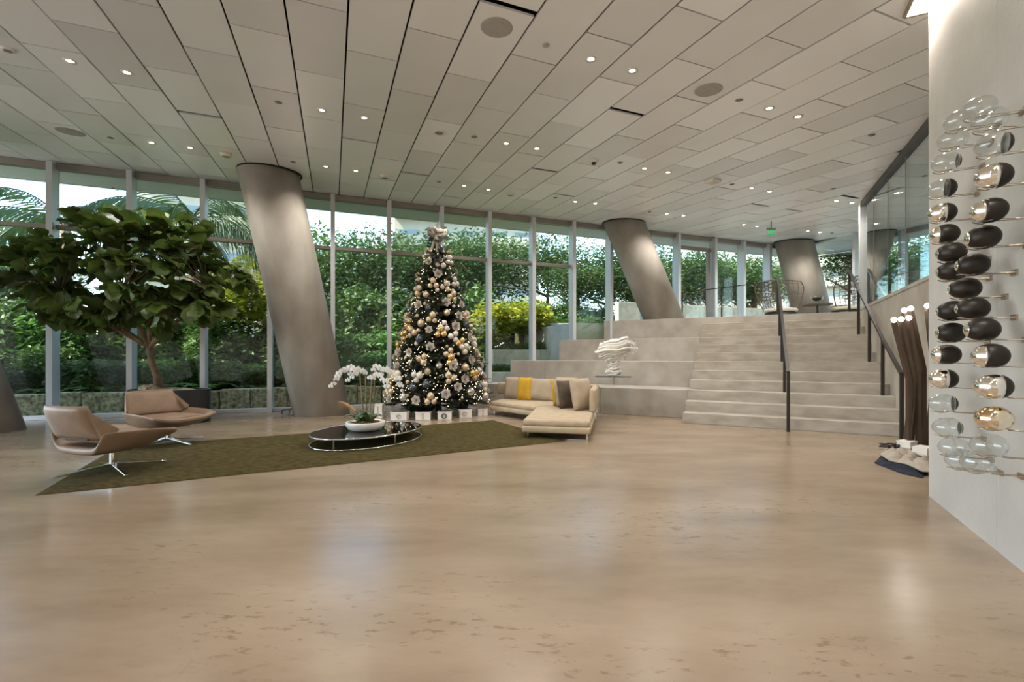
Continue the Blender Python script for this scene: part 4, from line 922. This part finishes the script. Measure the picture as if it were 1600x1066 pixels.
SH = [leafmesh('foliage', 4200, 1, .8, .8, .16, .075, M['leafA'], 1), leafmesh('foliage', 4200, 1, .8, .8, .17, .07, M['leafB'], 2), leafmesh('foliage', 2200, 1, .8, .8, .22, .10, M['leafD'], 3), leafmesh('foliage', 1300, 1, .8, .8, .30, .11, M['leafC'], 4), leafmesh('foliage', 4200, 1, .8, .8, .15, .07, M['leafE'], 5)]
TR = [leafmesh('crown', 9000, 1, 1, .75, .075, .036, M['leafB'], 6, fill=.25), leafmesh('crown', 8000, 1, 1, .75, .085, .036, M['leafD'], 7, fill=.25), leafmesh('crown', 9000, 1, 1, .75, .08, .038, M['leafA'], 8, fill=.25), leafmesh('crown', 5200, 1, 1, .75, .085, .04, M['leafB'], 9, fill=.15)]
stemm = MB()
for q in range(7): t = q*.9; stemm.tube([(0, 0, -1), (.2*math.cos(t), .2*math.sin(t), -.3), (.6*math.cos(t), .5*math.sin(t), .3)], [.03, .022, .01], 5)
stemm = stemm.mesh('stems', M['bark'])
def shrub(p, sx, sz, kind, label, group, rz=0):
    o = thing('garden_shrub', (p.x, p.y, p.z), label, 'shrub', group, rot=(0, 0, rz)); m4 = Matrix.Translation((0, 0, sz*.85)) @ Matrix.Diagonal((sx, sx, sz, 1))
    inst('foliage', SH[kind], o, m4); inst('stems', stemm, o, m4 @ Matrix.Translation((0, 0, .1)) if False else Matrix.Translation((0, 0, sz)) @ Matrix.Diagonal((sx, sx, sz, 1)))
def tree(p, h, cr_, kind, label, lean=(0, 0)):
    o = thing('garden_tree', p, label, 'tree', 'trees in the garden'); b = V((0, 0, 0)); tpp = V((lean[0], lean[1], h)); g = MB()
    g.tube([b, b.lerp(tpp, .4)+V((.1, 0, 0)), tpp], [.16, .12, .05], 8)
    for q in range(6): t = q*1.05+h; s0 = b.lerp(tpp, .45+.08*q); g.tube([s0, s0+V((cr_*.35*math.cos(t), cr_*.35*math.sin(t), .35)), s0+V((cr_*.8*math.cos(t), cr_*.8*math.sin(t), .9))], [.07, .045, .015], 6)
    g.build('trunk', M['bark'], o, local=True, smooth=True)
    inst('crown', TR[kind], o, Matrix.Translation(tpp+V((0, 0, cr_*.1))) @ Matrix.Diagonal((cr_, cr_, cr_, 1)))
    return o
# low rough stone bed wall along the left part of the glass
bw = thing('stone_bed_wall', fac(-3, 1.3), 'low rough coral stone bed wall just outside the left windows', 'garden wall')
rr = random.Random(91); t = -11.0
while t < 3.6:
    L = rr.uniform(.5, .95); h = rr.uniform(.42, .5); g = MB()
    q = [fac(t+.01, 1.25+rr.uniform(-.03, .03)), fac(t+L-.01, 1.25+rr.uniform(-.03, .03)), fac(t+L-.01, 1.6), fac(t+.01, 1.6)]
    g.prism([(p.x, p.y) for p in q], -.17, h).build('stone', M['coral'], bw, bevel=.03); t += L
tag(MB().prism([(p.x, p.y) for p in (fac(-14, 1.6), fac(3.6, 1.6), fac(3.6, 9), fac(-14, 9))], -.17, .38).build('planting_bed', M['soil']), 'raised dark planting bed behind the coral stone wall', 'planting bed', kind='structure')
# stepped concrete planters beside the terrace
for k, (t0, t1, d0, z1, lab) in enumerate(((3.7, 6.0, .75, .85, 'lowest pale concrete garden planter outside the terrace windows'), (4.6, 8.0, 1.9, 1.55, 'middle pale concrete garden planter outside the terrace windows'), (6.2, 16.8, 3.0, 2.55, 'long upper concrete garden wall outside the landing windows'))):
    o = thing('concrete_planter', fac(t0, d0), lab, 'garden wall'); n = max(2, int((t1-t0)/1.6))
    for i in range(n):
        a = t0+(t1-t0)*i/n; b = t0+(t1-t0)*(i+1)/n
        MB().prism([(p.x, p.y) for p in (fac(a+.006, d0), fac(b-.006, d0), fac(b-.006, d0+.2), fac(a+.006, d0+.2))], -.17, z1).build('wall_slab', M['outconc'], o, bevel=.01)
    MB().prism([(p.x, p.y) for p in (fac(t0, d0+.2), fac(t1, d0+.2), fac(t1, d0+1.15), fac(t0, d0+1.15))], -.17, z1-.12).build('soil', M['soil'], o)
tag(MB().prism([(p.x, p.y) for p in (fac(6.6, .12), fac(21, .12), fac(21, 3.0), fac(6.6, 3.0))], -.17, 2.34).build('floor_terrace', M['pave']), kind='structure')
tag(MB().prism([(p.x, p.y) for p in (EP[0]+V((.2, .2, 0)), EP[5]+V((.2, 0, 0)), V((20, 8, 0)), V((20, 20, 0)))], -.17, 2.34).build('floor_side_terrace', M['pave']), kind='structure')
o = thing('rough_stone_planter', V((12.6, 14, 2.34)), 'low speckled stone planter outside the far right window', 'garden wall')
for i in range(5): MB().box((12.5+.1*i, 17.5-1.5*i, 2.62), (.3, 1.46, .56)).build('stone', M['coral'], o, bevel=.02)
o = thing('speckled_parapet', fac(9.6, 2.3), 'speckled stone parapet outside the glass door and landing windows', 'garden wall')
for i in range(9): MB().prism([(p.x, p.y) for p in (fac(9.6+i*1.2+.006, 2.3), fac(10.8+i*1.2-.006, 2.3), fac(10.8+i*1.2-.006, 2.55), fac(9.6+i*1.2+.006, 2.55))], 2.34, 3.35).build('wall_slab', M['outconc' if i % 2 else 'coral'] if False else M['outconc'], o, bevel=.01)
# shrubs in rows
rr = random.Random(17)
G1 = 'dense shrubs behind the left windows'; L1 = 'dense leafy green shrub in the bed behind the left windows'
for i in range(22):
    t = -11+i*.67; shrub(fac(t, 2.4+rr.uniform(-.2, .4), .36), rr.uniform(.62, .85), rr.uniform(.45, .72), rr.choice([0, 0, 4, 1]), L1, G1, rr.uniform(0, 6))
G2 = 'tall hedge shrubs behind the left windows'; L2 = 'tall hedge shrub rising behind the low garden shrubs on the left'
for i in range(18):
    t = -12+i*.95; shrub(fac(t, 4.0+rr.uniform(-.3, .6), .36), rr.uniform(1.0, 1.3), rr.uniform(1.0, 1.5), rr.choice([1, 0, 4, 0]), L2, G2, rr.uniform(0, 6))
G3 = 'very tall screen shrubs behind the middle windows'; L3 = 'very tall screening shrub behind the middle windows'
for i in range(7):
    t = -1.0+i*1.5; shrub(fac(t, 5.6+rr.uniform(-.3, .4), .3), rr.uniform(1.3, 1.6), rr.uniform(1.75, 2.3), rr.choice([0, 1, 1, 0]), L3, G3, rr.uniform(0, 6))
G4 = 'low planter shrubs outside the terrace windows'; L4 = 'low leafy shrub in a pale concrete garden planter'
for t, d, z in ((3.95, 1.4, .7), (4.7, 1.4, .7), (5.4, 1.4, .7), (4.95, 2.6, 1.4), (5.8, 2.6, 1.4), (6.6, 2.6, 1.4), (7.4, 2.6, 1.4), (6.6, 3.7, 2.4), (7.5, 3.7, 2.4), (8.4, 3.7, 2.4), (9.3, 3.7, 2.4)):
    shrub(fac(t, d, z), rr.uniform(.45, .62), rr.uniform(.20, .30), rr.choice([0, 4]), L4, G4, rr.uniform(0, 6))
G5 = 'clipped hedge shrubs behind the upper wall'; L5 = 'clipped green hedge shrub above the upper garden wall'
for i in range(7): shrub(fac(4.8+i*.95, 4.9, 2.2), .8, rr.uniform(.72, .85), rr.choice([0, 1, 0]), L5, G5, rr.uniform(0, 6))
shrub(fac(5.0, 2.9, 1.9), .95, .75, 3, 'plumeria shrub with leaves coloured sunlit yellow behind the windows right of the tree', None); shrub(fac(6.3, 3.0, 2.1), .95, .7, 3, 'plumeria shrub with leaves coloured sunlit yellow next to the first terrace mullions', None)
shrub(fac(-2.6, 3.6, 2.3), 1.0, .85, 3, 'sunlit yellow palm shrub behind the leaning column on the left', None); shrub(fac(.55, 1.9, .4), .55, .35, 4, 'bright green split-leaf plant low behind the orchid table', None)
# trees
for (t, d, h, c, kind, lean, lab) in ((-10.5, 7.5, 3.6, 2.6, 1, (0, 0), 'grey-green feathery tree at the far left of the garden'), (-1.0, 8.2, 4.4, 2.6, 2, (.2, 0), 'dense round green tree behind the leaning column'), (1.8, 8.4, 4.8, 2.5, 0, (0, 0), 'dark green tree directly behind the Christmas tree top'),
    (4.2, 9.0, 5.2, 2.5, 3, (.3, 0), 'thin-leaved tree with open branches right of the tree top'), (6.5, 8.0, 5.2, 2.4, 0, (-.3, 0), 'spreading tree behind the terrace windows'), (8.8, 7.6, 5.4, 2.3, 3, (.4, 0), 'airy tree beside the second leaning column'),
    (11.2, 6.0, 4.8, 2.3, 3, (.2, 0), 'slim tree with forked trunk outside the glass door'), (14.0, 6.5, 4.9, 2.5, 0, (0, 0), 'airy tree left of the third leaning column')):
    tree(fac(t, d, 0), h, c, kind, lab, lean)
tree(fac(12.6, 4.6, 2.3), 2.2, 1.5, 3, 'small leafy tree just beyond the speckled parapet'); tree(fac(9.4, 5.2, 2.3), 2.0, 1.5, 0, 'small leafy tree behind the second leaning column'); 
for (t, d, h, c, kind, lab) in ((15.2, 4.6, 2.6, 1.7, 0, 'leafy tree showing through the glass door'), (17.0, 5.6, 2.7, 1.9, 2, 'leafy tree showing right of the glass door'), (18.4, 4.4, 2.5, 1.5, 3, 'airy tree behind the left wicker chair'), (20.0, 6.0, 2.8, 2.0, 0, 'leafy tree hidden mostly by the third leaning column')): tree(fac(t, d, 2.2), h, c, kind, lab, (.2, 0))
tree(V((14.0, 18.2, 2.3)), 2.9, 1.8, 0, 'green tree outside the far right window'); tree(V((15.5, 14.5, 2.3)), 2.6, 1.7, 3, 'airy tree beyond the gallery glass'); tree(V((15.0, 9.5, 2.3)), 2.6, 1.9, 2, 'green tree seen through the gallery glazing')
# palms
fr_ = MB(); L = 2.6
def rach(a): return V((L*a*(1-.18*a), 0, .75*a-1.55*a*a))
for i in range(14): pass
fr_.tube([rach(i/14) for i in range(15)], [.025*(1-.8*i/14) for i in range(15)], 5)
for i in range(27):
    a = .12+.87*i/26; p = rach(a); d = (rach(min(1, a+.02))-rach(a-.02)).normalized()
    for s in (-1, 1):
        l = .95*math.sin(PI*(.15+.78*a))**.7; e = p+d*l*.55+V((0, s*l*.45, -l*.62)); l_ = rr.uniform(.8, 1.15); e = p+(e-p)*l_+V((rr.uniform(-.06, .06), 0, rr.uniform(-.08, .04))); w_ = V((.019, 0, .008)); m_ = p.lerp(e, .5)+V((0, 0, .05))
        fr_.add([p-w_*.5, p+w_*.5, m_+w_, m_-w_, e], [(0, 1, 2, 3), (3, 2, 4)])
frm = fr_.mesh('frond', M['palm'])
fr2 = frm.copy(); fr2.materials.clear(); fr2.materials.append(M['leafC'])  # frond copy recoloured with the painted sunlight yellow
def palm(p, h, n, label, me, s=1, el=0):
    o = thing('palm_tree', p, label, 'palm tree', 'palms in the garden'); MB().tube([(0, 0, 0), (.08, 0, h*.5), (0, 0, h)], [.17, .13, .11], 10).build('trunk', M['bark'], o, local=True, smooth=True)
    for i in range(n):
        t = i*2.399; e = .9-1.5*i/n+el; mw = Matrix.Translation((0, 0, h)) @ Matrix.Rotation(t, 4, 'Z') @ Matrix.Rotation(-e*.6, 4, 'Y') @ Matrix.Scale(s, 4); inst('frond', me, o, mw)
palm(fac(-4.3, 4.3, .3), 5.2, 20, 'tall dark palm drooping behind the upper left windows', frm, 1.15); palm(fac(-7.6, 4.9, .3), 4.9, 16, 'dark palm at the far left window edge', frm, 1.05); palm(fac(-2.6, 5.5, .3), 4.0, 14, 'yellow-green sunlit palm left of the leaning column', fr2, .7)
# ferns and broad paddles close to the glass
fe = MB()
for q in range(9):
    t = q*.7; pth = [V((.55*a*math.cos(t), .55*a*math.sin(t), .5*a-.42*a*a)) for a in [k/8 for k in range(9)]]
    for k in range(1, 9):
        w_ = .13*math.sin(PI*(.1+.85*k/8)); sd_ = V((-math.sin(t), math.cos(t), -.15))
        for s in (-1, 1): fe.add([pth[k-1], pth[k], pth[k]+sd_*w_*s+V((.05*math.cos(t), .05*math.sin(t), 0))], [(0, 1, 2)])
fem = fe.mesh('fern_fronds', M['leafE'])
for i in range(12):
    t = -10+i*1.12; o = inst('garden_fern', fem); o.location = fac(t, 1.85+.2*(i % 2), .38); s = rr.uniform(1.0, 1.7); o.scale = (s, s, s); o.rotation_euler = (0, 0, i); tag(o, 'bright green fern spilling over the coral stone wall', 'fern', 'ferns along the bed wall')
o = thing('bird_of_paradise', fac(-.1, 2.0, .38), 'broad paddle-leaved plant outside between the column and the Christmas tree', 'plant')
for q in range(7):
    t = q*.9+.4; d = V((math.cos(t), math.sin(t), 0)); sd_ = V((-d.y, d.x, 0)); H = 1.0+.09*q
    MB().grid(lambda a, c: d*(.25*a+.35*a*a)+sd_*((c-.5)*.26*math.sin(PI*min(.98, max(.02, (a-.35)*1.5)))+0)+V((0, 0, H*a-.25*a*a)), 10, 4).build('leaf', M['leafA'], o, local=True, smooth=True, solid=.006)
# far buildings
def building(name, c, w_, dpt, h, floors, bays, rz, label):
    o = thing(name, c, label, 'building', rot=(0, 0, rz)); MB().box((0, 0, h/2), (w_, dpt, h)).build('wall', M['bldg'], o, local=True)
    wm = MB().box((0, 0, 0), (w_/bays*.72, .1, h/floors*.5)).mesh('window', M['bldglass']); bm2 = MB().box((0, 0, 0), (w_/bays*.94, 1.1, .22)).box((0, -.5, .5), (w_/bays*.94, .08, .9)).mesh('balcony', M['bldg'])
    for f in range(floors):
        for b in range(bays):
            x = -w_/2+w_*(b+.5)/bays; z = h*(f+.55)/floors; a = inst('window', wm, o); a.location = (x, -dpt/2-.03, z)
            a = inst('balcony', bm2, o); a.location = (x, -dpt/2-.55, z-h/floors*.32)
building('apartment_tower', V((-22, 36, 0)), 9, 8, 34, 11, 4, .3, 'tall white balconied apartment tower beyond the palms on the left')
building('apartment_block', V((34, 62, 0)), 22, 8, 14, 6, 9, -.4, 'pale apartment block glimpsed through the trees on the right')
building('apartment_block', V((-5, 52, 0)), 15, 8, 24, 8, 5, .1, 'pale apartment block glimpsed above the middle trees')
o = thing('tan_reflection_band', fac(2, 7.2), 'tan band standing in for the lobby reflection, behind the garden shrubs', 'garden wall')  # no real wall: solid band in place of a reflection in the panes
for i in range(8): MB().prism([(p.x, p.y) for p in (fac(-2+i*1.5, 7.9), fac(-.52+i*1.5, 7.9), fac(-.52+i*1.5, 8.1), fac(-2+i*1.5, 8.1))], -.17, 2.6).build('band_panel', M['tan'], o)
